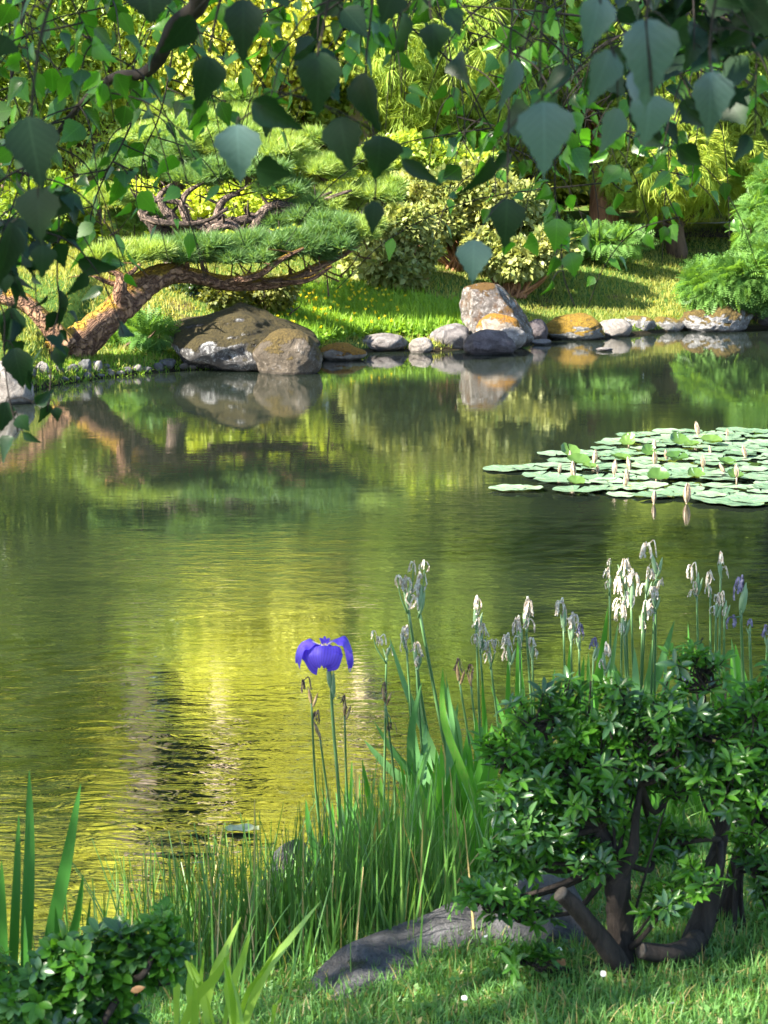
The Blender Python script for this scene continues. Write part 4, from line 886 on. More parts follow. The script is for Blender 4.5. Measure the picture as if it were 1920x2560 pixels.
iris_clump('iris clump with a long leaf slanting right under the white seed heads', 6.0, [((1520, 1960), (1686, 1552), 30, .02), ((1560, 1960), (1640, 1600), 20), ((1480, 1960), (1545, 1560), 20), ((1600, 1960), (1632, 1600), 22), ((1640, 1960), (1668, 1620), 14)], M_irisb, fan=17, box=(1480, 1640, 1930, 2020, 200, 330), seed=5)
iris_clump('iris clump at the right edge beside the withered purple flower', 5.9, [((1760, 1900), (1720, 1553), 16, -.02), ((1880, 1900), (1828, 1595), 26, -.02), ((1920, 1920), (1838, 1610), 28, -.04), ((1935, 1900), (1908, 1655), 14), ((1780, 1900), (1736, 1620), 14), ((1840, 1900), (1850, 1650), 16)], fan=20, box=(1720, 1940, 1900, 2000, 200, 300), seed=6)
iris_clump('iris leaves fanning out beside the yellow fallen leaf', 5.0, [((1000, 2330), (930, 2030), 22), ((960, 2320), (850, 2080), 20, -.03), ((985, 2330), (1020, 2040), 22), ((940, 2330), (800, 2150), 18, -.04), ((1020, 2320), (1190, 2050), 18, .04), ((800, 2330), (646, 2170), 20, -.03), ((820, 2330), (690, 2240), 18), ((830, 2335), (818, 2090), 16), ((850, 2330), (870, 2110), 16)], fan=20, box=(820, 1040, 2270, 2340, 150, 280), seed=7)
iris_clump('lime iris leaves arching at the bottom centre', 3.55, [((605, 2580), (803, 2252), 30, -.06), ((590, 2580), (700, 2360), 18, -.03), ((560, 2570), (625, 2330), 22), ((510, 2560), (603, 2292), 34, -.03), ((440, 2560), (446, 2330), 22), ((680, 2560), (704, 2485), 16), ((540, 2580), (470, 2400), 18), ((490, 2580), (510, 2380), 16), ((620, 2590), (640, 2430), 18)], M_lime, seed=8, fan=10, box=(430, 620, 2560, 2590, 120, 220))
iris_clump('dark upright sword leaves at the lower left edge', 3.6, [((55, 2440), (73, 1925), 34, .01), ((25, 2440), (47, 2035), 26), ((95, 2450), (202, 1958), 40, .0), ((8, 2440), (4, 2150), 30), ((-20, 2440), (-30, 2000), 30), ((130, 2440), (208, 2185), 26, .02), ((150, 2440), (138, 2265), 22), ((190, 2440), (226, 2240), 20), ((70, 2440), (62, 2290), 22)], leaf_mat('dark_sword_leaf', (.02, .085, .015), (.055, .19, .03), .25, .35, .4, scale=3), seed=9)
iris_clump('dense iris clump in front of the tall forked seed stalks', 5.15, [((1080, 2250), (1000, 1900), 22, -.02), ((1120, 2250), (1060, 1960), 24), ((1150, 2240), (1240, 1950), 22, .03), ((1100, 2250), (1090, 1870), 24)], fan=34, box=(1010, 1230, 2180, 2300, 200, 400), seed=11)
iris_clump('low iris clump in front of the purple iris stem', 5.0, [((900, 2290), (850, 2030), 18, -.02), ((930, 2290), (980, 2010), 20, .02)], fan=16, box=(800, 980, 2250, 2320, 150, 280), seed=12)
ic = iris_clump('iris clump deep behind the azalea', 5.6, [((1700, 2000), (1720, 1780), 20), ((1650, 2100), (1640, 1900), 20)], fan=44, box=(1440, 1900, 2000, 2160, 200, 320), seed=10)

M_stem = leaf_mat('iris_stem', (.05, .12, .04), (.10, .20, .07), .1, .4, .5, scale=4)
M_spathe = leaf_mat('iris_spathe', (.14, .24, .12), (.26, .38, .22), .25, .4, .5, scale=8)
M_spathed = plain_mat('dry_spathe', (.12, .06, .025), (.42, .30, .16), 60, .6, .1)
M_cream = plain_mat('withered_cream_petal', (.40, .28, .19), (.90, .86, .78), 110, .6, .25)
M_brown = plain_mat('withered_dark_petal', (.02, .012, .015), (.22, .15, .12), 90, .5, .1)
M_purplew = plain_mat('withered_purple_petal', (.06, .05, .13), (.38, .34, .50), 70, .6, .2)
def crumple(mb, c, s, n, down=1.0, spread=.5):
    spread = spread * 1.45
    """limp, crinkled petal rags hanging from c"""
    for k in range(n):
        az = rng.uniform(0, 2 * PI); d = np.array([math.cos(az), math.sin(az) * .8, 0]); l = s * rng.uniform(.6, 1.15); up = rng.uniform(0, .25) * s
        pts = [c, c + d * l * .25 * spread + [0, 0, up], c + d * l * .5 * spread + [0, 0, -l * .35 * down], c + d * l * .5 * spread + rng.normal(0, .1, 3) * s + [0, 0, -l * .85 * down]]
        q = catmull(pts, 4); V = []; wd = s * rng.uniform(.06, .17); f = unit(rng.normal(size=3))
        for i, p in enumerate(q):
            t = i / (len(q) - 1); tn = unit(q[min(i + 1, len(q) - 1)] - q[max(i - 1, 0)]); sd = unit(np.cross(tn, f)); nr = np.cross(sd, tn); w_ = wd * (.25 + math.sin(PI * min(1, t * .8 + .1)) * .9 + (.5 if t > .7 else 0) * rng.random())
            for u in (-1, -.5, 0, .5, 1): V.append(p + sd * w_ * u * .5 + nr * wd * .35 * math.sin(u * 7 + i * 2.1 + k) * (.3 + t))
        nn = len(q); mb.add(V, [(5 * i + j, 5 * i + j + 1, 5 * i + j + 6, 5 * i + j + 5) for i in range(nn - 1) for j in range(4)], rng.random())
def spathe(mb, c, h, r, tilt=(0, 0)):
    pts = [c + np.array([tilt[0] * t, tilt[1] * t, h * t]) for t in (0, .15, .4, .7, .9, 1)]
    tube(mb, pts, [r * .45, r * .8, r, r * .7, r * .3, r * .08], 8, 3)
def stalk(head, basex, D, kind, label, size=1.0, extra=(), hook=0, sw=8):
    """one iris stalk: stem, spathe and what is left of its flower"""
    global rng
    keep = rng; rng = np.random.default_rng(int(head[0] * 7 + head[1])); s = pxm(D)
    hd = P(head[0], head[1], D); b = P(basex, 2150, D + .1); b[2] = terr(b[0], b[1]) - .02
    e = empty('iris_stalk', b, label, 'iris stalk', 'withered iris stalks on the near bank')
    nk = hd - [0, 0, .02]
    m = MB(); md = (b + nk) / 2 + [rng.normal(0, .008), 0, 0]; tube(m, [b, md, nk], [sw * s * .52, sw * s * .42, sw * s * .32], 7, 5)
    m.build('stem', M_stem, e)
    pm_ = {'cream': M_cream, 'dark': M_brown, 'purple': M_purplew}[kind]; sm = M_spathed if kind == 'dark' else M_spathe
    m = MB(); H = .055 * size; spathe(m, nk + [0, 0, -.01], H, .0062 * size, (rng.normal(0, .008), 0)); spathe(m, nk + [.004, 0, -.02], H * .9, .005 * size, (.014 * rng.choice([-1, 1]), 0)); m.build('spathe', sm, e)
    m = MB(); top = nk + [hook * .5, 0, H * .95]
    if hook:
        tube(m, [nk + [0, 0, H * .6], nk + [hook * .3, 0, H * 1.35], nk + [hook, -.003, H * 1.1]], [.0022, .002, .0016], 5, 5); top = nk + [hook, 0, H * 1.1]
    crumple(m, top, .040 * size, 7 if kind != 'dark' else 6, 1.0, .45 if kind != 'dark' else .35)
    if kind == 'cream': crumple(m, nk + [rng.choice([-1, 1]) * .008, -.003, H * .3], .032 * size, 4, 1.0, .6)
    for (ex, ey, sz) in extra:
        q = P(ex, ey, D); crumple(m, q, .030 * sz, 6, 1.0, .6)
    m.build('withered_flower', pm_, e)
    if extra:
        m = MB()
        for (ex, ey, sz) in extra:
            q = P(ex, ey, D); r0 = nk + [0, 0, -.03]; tube(m, [r0, (r0 + q) / 2 + [(q[0] - r0[0]) * .25, 0, 0], q], [.0028, .002, .0014], 5, 4)
        m.build('side_stem', M_stem, e)
    rng = keep; return e
ST = [((778, 1730), 830, 4.95, 'dark', 'stalk with a dark seed head up left of the purple flower stem', .8, (), -.022), ((798, 1812), 835, 5.0, 'dark', 'short stalk with a drooping dark head lower left of the purple flower', .8, (), -.008),
      ((861, 1762), 885, 5.05, 'dark', 'thin stalk with a dark head just right of the purple flower stem', .8, (), 0), ((962, 1729), 975, 5.2, 'dark', 'stalk with a dark head below a thin cream nodding one', .8, ((978, 1810, 1),), 0),
      ((966, 1615), 955, 5.25, 'cream', 'thin nodding stalk curled left at its cream tip', .7, ((932, 1578, .8),), -.02), ((1147, 1676), 1215, 5.3, 'dark', 'left one of two stalks with near-black heads over the yellow water', .9, (), 0),
      ((1176, 1682), 1225, 5.35, 'dark', 'right one of two stalks with near-black heads over the yellow water', .8, (), 0), ((1046, 1500), 1175, 5.35, 'cream', 'tallest middle stalk, its right fork carrying a hanging white head', 1.35, ((1062, 1406, 1.1),), .01, 12),
      ((1018, 1490), 1155, 5.4, 'cream', 'tall forked stalk with curled white tips left of the tallest middle one', 1.3, ((995, 1444, 1), (1034, 1408, 1)), 0, 12), ((1016, 1600), 1050, 5.3, 'cream', 'green stalk with a pale bud hidden behind the tall forked one', 1, (), 0),
      ((1040, 1640), 1060, 5.35, 'cream', 'short stalk with papery bud low between the tall forked pair', 1, (), 0), ((1190, 1545), 1215, 5.4, 'cream', 'cream-headed stalk tallest right of the two black heads', 1.15, ((1188, 1590, 1),), .006),
      ((1200, 1600), 1235, 5.5, 'cream', 'stalk with matted cream rags beneath the tall cream head', 1.0, (), .008), ((1225, 1630), 1262, 5.5, 'cream', 'stalk with a small cream fork opening to the right', .95, ((1240, 1600, .7),), 0),
      ((1274, 1630), 1290, 5.7, 'cream', 'nodding cream stalk left of the pair above the azalea edge', 1.05, (), -.012), ((1300, 1590), 1310, 5.7, 'cream', 'left stalk of the dense cream pair', 1.1, (), -.01),
      ((1315, 1548), 1345, 5.7, 'cream', 'taller right stalk of the dense cream pair', 1.2, ((1326, 1525, 1),), .01), ((1330, 1620), 1360, 5.8, 'cream', 'pale stalk crossing behind the dense cream pair', .9, (), 0),
      ((1409, 1548), 1400, 5.8, 'cream', 'brownish cream head on the left of the middle group', 1.15, (), -.012), ((1428, 1580), 1425, 5.8, 'cream', 'cream head in the middle of the middle group', 1.1, (), .008),
      ((1448, 1595), 1445, 5.8, 'purple', 'stalk with a faded violet tip at the right of the middle group', .9, (), .004), ((1484, 1620), 1490, 5.7, 'purple', 'bent stalk whose violet tip hangs beside the wide blade', .85, (), .0),
      ((1512, 1650), 1500, 5.6, 'cream', 'low cream trumpet head in front of the wide blade', 1, (), .006), ((1524, 1450), 1545, 6.0, 'cream', 'slender stalk with a white tip left of the big white cluster', .8, ((1525, 1400, .7),), -.01),
      ((1563, 1440), 1572, 5.9, 'cream', 'highest stalk of the big white cluster with a square tip', 1.2, (), 0), ((1555, 1500), 1560, 5.9, 'cream', 'left lower stalk of the big white cluster', 1.35, ((1545, 1530, 1),), -.01),
      ((1578, 1490), 1580, 5.85, 'cream', 'thick centre stalk of the big white cluster', 1.4, (), .008), ((1560, 1560), 1565, 5.8, 'cream', 'lowest hanging rags of the big white cluster', 1.2, (), -.008),
      ((1606, 1550), 1600, 5.9, 'cream', 'stalk arching right with a white bell under the big cluster', 1.1, (), .022), ((1616, 1460), 1600, 6.0, 'cream', 'stalk hooked to the right above the big white cluster', 1.0, (), .012),
      ((1641, 1410), 1625, 5.9, 'cream', 'tall stalk hooked to the left with a curled white tip', 1.25, ((1632, 1470, .9), (1655, 1450, .9)), -.03), ((1636, 1495), 1632, 5.9, 'cream', 'white bell hanging on the tall hooked stalk\'s shorter neighbour', .9, (), 0),
      ((1742, 1455), 1752, 6.0, 'cream', 'pale stalk with two side bells, left of the right-hand group', 1.1, ((1732, 1475, 1),), -.02), ((1776, 1465), 1790, 6.0, 'cream', 'thin stalk second from the left in the right-hand group', .95, (), -.004),
      ((1790, 1512), 1785, 6.0, 'cream', 'low rags hanging left under an arched thin stem', .9, (), 0), ((1802, 1415), 1800, 6.1, 'cream', 'thin stalk reaching highest in the right-hand group with one bell', .9, (), -.004),
      ((1811, 1515), 1815, 6.0, 'cream', 'arched stalk with one bell right of the low rags', .9, (), -.014), ((1852, 1500), 1872, 5.6, 'purple', 'stalk crowned by a large withered violet flower', 1.5, ((1830, 1545, 1.2),), 0, 11),
      ((1874, 1560), 1890, 5.6, 'purple', 'plump green bud right of the large withered violet flower', .6, (), 0, 11), ((1706, 1735), 1715, 5.0, 'purple', 'dark withered flower sunk into the top of the azalea', 1.2, (), 0), ((1918, 1590), 1925, 5.8, 'purple', 'stalk cut by the right edge with a dark tip', .9, (), 0)]
for s in ST:
    stalk(s[0], s[1], s[2], s[3], s[4], s[5], s[6], s[7], s[8] if len(s) > 8 else 8)

# the purple iris flower
def petal_mat():
    m, n, out = newmat('violet_petal'); uv = n.nodes.new('ShaderNodeUVMap'); sx = n.nodes.new('ShaderNodeSeparateXYZ'); L(n, uv.outputs[0], sx.inputs[0])
    vein = mth(n, 'PINGPONG', mth(n, 'MULTIPLY', sx.outputs[1], 7), .5); vein = mth(n, 'MULTIPLY', mth(n, 'SUBTRACT', .14, vein), 8, clamp=True)
    col = mixc(n, mth(n, 'MULTIPLY', vein, .75), (.11, .07, .60), (.03, .015, .26))
    eye = mth(n, 'MULTIPLY', mth(n, 'SUBTRACT', .25, mth(n, 'ADD', sx.outputs[0], mth(n, 'ABSOLUTE', mth(n, 'MULTIPLY', sx.outputs[1], .5)))), 30, clamp=True)
    col = mixc(n, eye, col, (.85, .75, .35))
    pr = finish(n, out, col, .5, None, .3); tr = n.nodes.new('ShaderNodeBsdfTranslucent'); L(n, mixc(n, .5, col, (.35, .15, 1.0)), tr.inputs[0])
    ms = n.nodes.new('ShaderNodeMixShader'); ms.inputs[0].default_value = .4; L(n, pr.outputs[0], ms.inputs[1]); L(n, tr.outputs[0], ms.inputs[2]); L(n, ms.outputs[0], out.inputs[0]); return m
M_vio = petal_mat()
DI = 4.9; fc = P(812, 1612, DI); b = P(862, 2250, DI + .02); b[2] = terr(b[0], b[1]) - .02
e = empty('iris_flower', b, 'open violet-blue iris flower with three broad falls on a tall stem', 'iris flower')
m = MB(); tube(m, [b, P(848, 2000, DI), P(832, 1800, DI), P(826, 1690, DI), fc - [0, 0, .028]], [.0052, .0048, .0042, .004, .003], 8, 6); m.build('stem', M_stem, e)
m = MB(); spathe(m, P(827, 1720, DI), .062, .0075, (-.008, 0)); spathe(m, P(833, 1745, DI), .075, .006, (.001, -.004)); m.build('spathe', M_spathe, e)
def fall(az, Lr, W, droop, rise, seed):
    m = MB(); nu, nv = 18, 15; V = []; uv = []; r = np.random.default_rng(seed); d = np.array([math.cos(az), math.sin(az), 0]); sd = np.array([-math.sin(az), math.cos(az), 0])
    for i in range(nu):
        t = i / (nu - 1); rr = Lr * (.06 + .94 * math.sin(t * PI * .5) ** .9) * (1 - .10 * max(0, t - .7)); zz = rise * math.sin(PI * min(1, t * 1.25)) - droop * max(0, t - .30) ** 1.6
        wd = W * (.06 + 1.0 * math.sin(PI * (.05 + .92 * t ** 1.25)) ** .62)
        for j in range(nv):
            u = j / (nv - 1) * 2 - 1; ruf = .0042 * math.sin(u * 9 + seed) * t + .0055 * math.sin(t * 17 + seed * 2 + u) * abs(u) ** 1.5
            V.append(fc + d * (rr - .012 * u * u * t) + sd * u * wd * .5 + [0, 0, zz - (abs(u) ** 2.2) * .013 * (t ** .7) * (droop / .06) + ruf]); uv.append((t, u))
    m.add(V, [(i * nv + j, i * nv + j + 1, (i + 1) * nv + j + 1, (i + 1) * nv + j) for i in range(nu - 1) for j in range(nv - 1)], .5, uv); m.build('fall_petal', M_vio, e)
fall(-PI / 2 - .15, .052, .100, .080, .004, 1); fall(PI * 1.03, .078, .074, .075, .012, 2); fall(-.12, .076, .070, .085, .022, 3)
for k, az in enumerate((-2.6, -.5, 1.6)):
    m = MB(); d = np.array([math.cos(az), math.sin(az), 0]); ribbon(m, [fc, fc + d * .006 + [0, 0, .008], fc + d * .010 + [0, 0, .015], fc + d * .016 + [0, 0, .019]], .009, basew=.6); m.build('standard_petal', M_vio, e)

# ------------------------------------------------------------ azaleas
M_az = leaf_mat('azalea_leaf', (.012, .052, .008), (.10, .28, .025), .42, .32, .5, scale=7, veins=True)
M_az2 = leaf_mat('azalea_leaf_grey', (.02, .06, .02), (.07, .17, .05), .28, .28, .7, scale=6, veins=True)
B_az = bark_mat('azalea_bark', (.010, .008, .007), (.055, .042, .036), 30, bd=.02)
M_cut = plain_mat('sawn_wood', (.045, .036, .03), (.10, .082, .068), 90, .8)
def rosettes(mb, pts, outs, size, tpl, n=(6, 9), tilt=.5):
    for p, o in zip(pts, outs):
        k = int(rng.integers(*n)); az = np.arange(k) * 2.4 + rng.uniform(0, 6); o = unit(o); a = unit(np.cross(o, [.3, .2, .9])); c = np.cross(o, a); el = rng.uniform(.05, 1.0, k) * tilt * 1.5 + .2
        tip = (np.cos(az)[:, None] * a + np.sin(az)[:, None] * c) * np.cos(el)[:, None] + o * np.sin(el)[:, None]
        instances(mb, tpl[0], tpl[1], frames(tip, o + rng.normal(0, .15, (k, 3))), p - o * rng.uniform(0, .02, (k, 1)), size * rng.uniform(.6, 1.15, k), rnd=np.clip(rng.random(k) * .35 + rng.random() ** 1.5 * .8, 0, 1), uv=tpl[2])
def azalea(label, trunks, stubs, clusters, tops, D, mat, size, nros, tpl, seed, base):
    global rng
    keep = rng; rng = np.random.default_rng(seed); b = P(base[0], base[1], D); b[2] = terr(b[0], b[1]); e = empty('azalea_shrub', b, label, 'shrub')
    for t in trunks:
        m = MB(); tube(m, [P(q[0], q[1], q[3]) for q in t], [q[2] * .72 * pxm(q[3]) for q in t], 16, 7, .09); m.build('trunk', B_az, e)
    for t in stubs:
        m = MB(); pts = [P(q[0], q[1], q[3]) for q in t]; tube(m, pts, [q[2] * .72 * pxm(q[3]) for q in t], 16, 7, .06); o = m.build('sawn_stub', B_az, e)
        m = MB(); dd = unit(pts[-1] - pts[-2]); r_ = t[-1][2] * .72 * pxm(t[-1][3]); tube(m, [pts[-1] - dd * .002, pts[-1] + dd * .003], [r_ * 1.04, r_ * 1.0], 16, 1); c = m.build('cut_face', M_cut, o)
    tot = sum(c[2] * c[3] for c in clusters); f, g, m = MB(), MB(), MB()
    for c in clusters:
        dc = D + (c[4] if len(c) > 4 else 0); cc = P(c[0], c[1], dc); s = pxm(dc); R = np.array([c[2] * s, (c[2] + c[3]) * .5 * s, c[3] * s]) * rng.uniform(1.0, 1.3) * (1, 1, 1.15)
        cc = cc + rng.normal(0, .014, 3)
        tp = min(tops, key=lambda q: abs(q[0] - c[0]) + .6 * abs(q[1] - c[1])); a = P(tp[0], tp[1], tp[2])
        mid = (a + cc) / 2 + rng.normal(0, .02, 3) + [0, 0, -.02]; tube(m, [a, mid, cc - [0, 0, R[2] * .3]], [.0085, .006, .0035], 6, 5, cap=False)
        n = max(5, int(nros * c[2] * c[3] / tot)); d = rand_dirs(n); pts = cc + d * rng.uniform(.3, 1.25, (n, 1)) * R; pts[:, 2] += .1 * R[2]
        outs = unit(d * [.6, .7, .5] + [0, -.15, .75] + rng.normal(0, .2, (n, 3)))
        k = rng.random(n) < .75; rosettes(f, pts[k], outs[k], size, tpl); rosettes(g, pts[~k], outs[~k], size * 1.1, tpl)
        for p, o in zip(pts, outs):
            st = cc - [0, 0, R[2] * .4] + rng.normal(0, .25, 3) * R; tube(m, [st, (st + p) / 2 - o * .01 + rng.normal(0, .006, 3), p - o * .004], [.0026, .002, .0014], 4, 3, cap=False)
    for k in range(26 if len(trunks) > 3 else 0):
        tp = tops[int(rng.integers(0, len(tops)))]; a = P(tp[0], tp[1], tp[2]); l = rng.uniform(.15, .38); d = np.array([rng.normal(0, .35), rng.normal(0, .3), 1.]) * l
        tube(m, [a, a + d * .5 + rng.normal(0, .012, 3), a + d], [.0042, .003, .0018], 5, 4, cap=False)
    m.build('branches', B_az, e); f.build('foliage', mat, e); g.build('foliage', M_az2, e); rng = keep; return e
azalea('large glossy azalea shrub with crooked trunks and sawn stubs at the lower right',
    [[(1570, 2500, 62, 3.98), (1562, 2440, 50, 3.98), (1550, 2330, 46, 4.0), (1545, 2230, 48, 4.0), (1540, 2165, 52, 4.02), (1520, 2120, 34, 4.03), (1500, 2060, 16, 4.05)],
     [(1545, 2200, 32, 4.0), (1580, 2130, 22, 4.0), (1590, 2040, 14, 4.02), (1610, 1930, 9, 4.05)],
     [(1700, 2440, 60, 4.1), (1730, 2370, 50, 4.1), (1760, 2290, 44, 4.12), (1780, 2190, 40, 4.15), (1800, 2110, 26, 4.15), (1830, 2000, 14, 4.2)],
     [(1760, 2440, 50, 4.3), (1800, 2330, 40, 4.3), (1830, 2220, 34, 4.3), (1850, 2120, 20, 4.3)],
     [(1790, 2430, 40, 4.45), (1860, 2330, 34, 4.5), (1930, 2260, 28, 4.5), (2010, 2200, 24, 4.5)], [(1820, 2420, 18, 4.3), (1900, 2390, 16, 4.3), (2000, 2330, 14, 4.3)]],
    [[(1580, 2480, 46, 3.94), (1545, 2410, 42, 3.93), (1490, 2330, 36, 3.92), (1440, 2270, 31, 3.9), (1402, 2235, 29, 3.89)],
     [(1740, 2350, 40, 4.06), (1710, 2375, 38, 4.0), (1660, 2385, 36, 3.97), (1602, 2376, 30, 3.95)]],
    [(1285, 1845, 62, 38), (1260, 1890, 60, 35), (1345, 1805, 60, 42), (1425, 1760, 40, 36), (1440, 1800, 60, 40), (1535, 1720, 46, 44), (1530, 1800, 70, 40), (1640, 1790, 60, 45), (1775, 1700, 60, 52), (1775, 1790, 75, 50), (1870, 1800, 60, 60), (1915, 1740, 45, 50),
     (1380, 1880, 85, 50), (1480, 1880, 85, 55), (1600, 1870, 85, 60), (1710, 1870, 85, 60), (1830, 1890, 90, 60), (1910, 1900, 70, 70), (1350, 1960, 90, 50), (1460, 1970, 95, 55), (1580, 1950, 70, 42, .1), (1700, 1960, 75, 45, .1), (1820, 1990, 90, 60), (1920, 2020, 70, 70),
     (1270, 2020, 70, 40), (1340, 2060, 80, 45), (1440, 2050, 60, 30, .1), (1250, 2120, 60, 35), (1300, 2160, 60, 40), (1370, 2120, 55, 32), (1450, 2110, 50, 30), (1620, 2120, 50, 30, .1), (1560, 2060, 50, 30, .1), (1210, 2250, 45, 40), (1260, 2240, 60, 40), (1320, 2280, 70, 35), (1290, 2390, 45, 25, -.1), (1340, 2370, 40, 22, -.1),
     (1480, 2170, 60, 30, -.05), (1630, 2260, 55, 40, -.05), (1690, 2110, 65, 36, .1), (1730, 2180, 45, 26, .05), (1860, 2120, 80, 50, .2), (1920, 2180, 60, 50, .2), (1770, 2230, 40, 30, -.1), (1620, 2050, 45, 26, .15), (1850, 2420, 70, 30, .15), (1910, 2360, 50, 35, .2)],
    [(1540, 2150, 4.0), (1500, 2070, 4.04), (1600, 1960, 4.04), (1800, 2100, 4.15), (1830, 2010, 4.2), (1850, 2130, 4.3), (1560, 2380, 4.0)], 4.0, M_az, .0365, 1230, T_AZ, 81, (1600, 2480))
azalea('small dark azalea with oval leaves in the lower left corner', [[(150, 2620, 20, 3.3), (160, 2540, 16, 3.3), (190, 2470, 10, 3.3)], [(150, 2620, 16, 3.3), (240, 2520, 10, 3.3), (330, 2440, 6, 3.3)], [(150, 2620, 16, 3.3), (60, 2520, 10, 3.3)]], [],
    [(330, 2400, 60, 40), (400, 2420, 40, 30), (60, 2450, 70, 35), (150, 2440, 70, 35), (240, 2430, 60, 45), (290, 2370, 40, 40), (330, 2310, 26, 26), (385, 2330, 26, 26), (430, 2365, 22, 16), (240, 2370, 30, 24), (130, 2395, 30, 22), (20, 2500, 60, 50), (110, 2510, 80, 50), (210, 2500, 80, 50), (290, 2450, 70, 45), (350, 2420, 40, 40), (60, 2560, 80, 40), (180, 2570, 90, 40), (290, 2540, 60, 40), (-40, 2440, 60, 50)],
    [(190, 2480, 3.3), (320, 2450, 3.3), (70, 2530, 3.3)], 3.3, M_az, .034, 560, T_AZB, 82, (150, 2560))

# ------------------------------------------------------------ small fallen things
M_pet = plain_mat('white_petal', (.65, .62, .6), (.85, .84, .82), 40, .6, .2)
def scrap(name, px, py, s, mat, label, cat, group=None, z=.025, seed=0, tpl=T_AZB, asp=(1, 1, 1), D=None, upr=.6):
    global rng
    c = Gt(px, py, 3.2) if D is None else P(px, py, D); m = MB(); r = np.random.default_rng(seed)
    c = c + [0, 0, z]; M_ = frames(unit(r.normal(size=(1, 3)) * [1, 1, .2]), unit(r.normal(size=(1, 3)) * .5 + [0, 0, upr]))
    s *= .6 if name == 'fallen_petal' else 1; instances(m, tpl[0], tpl[1], M_, c[None], np.array([[s * asp[0], s * asp[1], s * asp[2]]]), uv=tpl[2])
    return tag(m.build(name, mat, origin=c), label, cat, group)
pets = [(970, 2385, 'white petal on the lawn left of the long rock\'s middle', .03), (1173, 2372, 'white petal caught on top of the long dark rock', .025), (1502, 2474, 'brightest white petal at the foot of the azalea trunk', .03), (1153, 2538, 'white petal on the bottom lawn under the long rock', .028),
        (1405, 2420, 'pale petal in the grass left of the azalea trunk', .022), (1218, 2380, 'pair-like white petal right of the rock top one', .022), (1670, 2556, 'white petal at the bottom edge below the sawn stub', .035), (1660, 2335, 'white petal behind the azalea between the trunks', .025), (1905, 2110, 'pinkish white petal behind the right edge of the azalea', .03), (1000, 2100, 'tiny white bloom among the iris leaves', .02)]
for k, (a, b_, lb, s) in enumerate(pets): scrap('fallen_petal', a, b_, s, M_pet, lb, 'petal', 'white petals fallen on the near bank', seed=k, tpl=T_AZB, asp=(1.5, .9, 1), z=.04)
M_dry = plain_mat('dry_leaf', (.22, .10, .04), (.42, .22, .09), 40, .6, .2)
scrap('fallen_leaf', 1368, 2434, .05, M_dry, 'brown fallen leaf in the grass under the azalea', 'leaf', seed=3, z=.04)
scrap('fallen_leaf', 972, 2222, .06, plain_mat('yellow_leaf', (.5, .26, .03), (.7, .42, .05), 30, .6, .3), 'yellow leaf caught upright in the iris leaves', 'leaf', seed=4, D=4.9, z=0, tpl=T_BIRCH2, upr=0)
scrap('fallen_leaf', 362, 2468, .026, M_dry, 'reddish brown leaf at the edge of the small azalea', 'leaf', seed=9, D=3.2, z=0, upr=.1)
c = G(604, 2080); m = MB(); V, f, uv = disc(5, .062, .1, notch=False, cup=.12, asp=.45); m.add(V + c + [0, 0, .006], f, .5, uv); tag(m.build('floating_leaf', plain_mat('pale_leaf', (.28, .30, .15), (.42, .43, .26), 40, .4), origin=c), 'pale leaf floating alone on the near water', 'leaf')

# ------------------------------------------------------------ the birch overhead
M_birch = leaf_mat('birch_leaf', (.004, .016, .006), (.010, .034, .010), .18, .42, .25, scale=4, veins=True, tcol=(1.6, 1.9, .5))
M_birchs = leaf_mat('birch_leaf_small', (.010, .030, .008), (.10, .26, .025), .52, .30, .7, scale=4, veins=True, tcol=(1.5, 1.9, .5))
M_birchlit = leaf_mat('birch_leaf_skylit', (.035, .07, .065), (.065, .12, .11), .15, .4, .5, scale=4, veins=True)  # sky light painted into the colour: paler copy for the lit big leaves
B_birch = bark_mat('birch_twig_bark', (.010, .008, .007), (.035, .026, .023), 60, bd=.003)
B_trunk = bark_mat('birch_trunk_bark', (.08, .07, .07), (.62, .6, .58), 5, stretch=3)
bb = np.array([-4.6, 2.2, 0.]); bb[2] = terr(bb[0], bb[1]) - .1
birch = empty('birch_tree', bb, 'birch tree whose leafy twigs hang into the top of the view', 'tree')
m = MB(); tube(m, [bb, bb + [.1, 0, 2.5], bb + [0, .2, 5.2], bb + [.1, .3, 8.5]], [.26, .2, .15, .05], 14, 8, .05); m.build('trunk', B_trunk, birch)
# main crown, shading the near bank (out of the frame to the left and overhead)
keep = rng; rng = np.random.default_rng(90)
m, f = MB(), MB()
for k in range(40):
    c = np.array([rng.uniform(-8.5, -2.3), rng.uniform(-2.5, 8.6), rng.uniform(3.4, 8.6)])
    if abs(c[0]) < .235 * max(c[1], 0) + 1.0: continue
    clump(f, c, [1.0, 1.0, .85], 620, .085, T_BIRCH2, down=.9)
    a = bb + [0, .1, min(8, max(1.8, c[2] - bb[2] - 1.0))]; tube(m, [a, (a + c) / 2 + [0, 0, .3], c], [.05, .035, .01], 5, 4, cap=False)
for k in range(9):  # extra unseen clumps added along the sun direction to shade the near leaves
    t = rng.uniform(2.6, 4.2); c = np.array([rng.uniform(-.5, 1.2), rng.uniform(1.6, 4.4), 2.35]) + np.array(SUN) * t
    clump(f, c, [.62, .62, .5], 330, .075, T_BIRCH2, down=.9); a = bb + [0, .1, 5.2]; tube(m, [a, (a + c) / 2 + [0, 0, .6], c], [.04, .025, .008], 5, 4, cap=False)
m.build('limb', B_birch, birch); f.build('crown', M_birchs, birch)
rng = keep
def twig_pts(px, D, D1=None):
    n = len(px); return [P(q[0], q[1], D + ((D1 or D) - D) * k / max(1, n - 1)) for k, q in enumerate(px)]
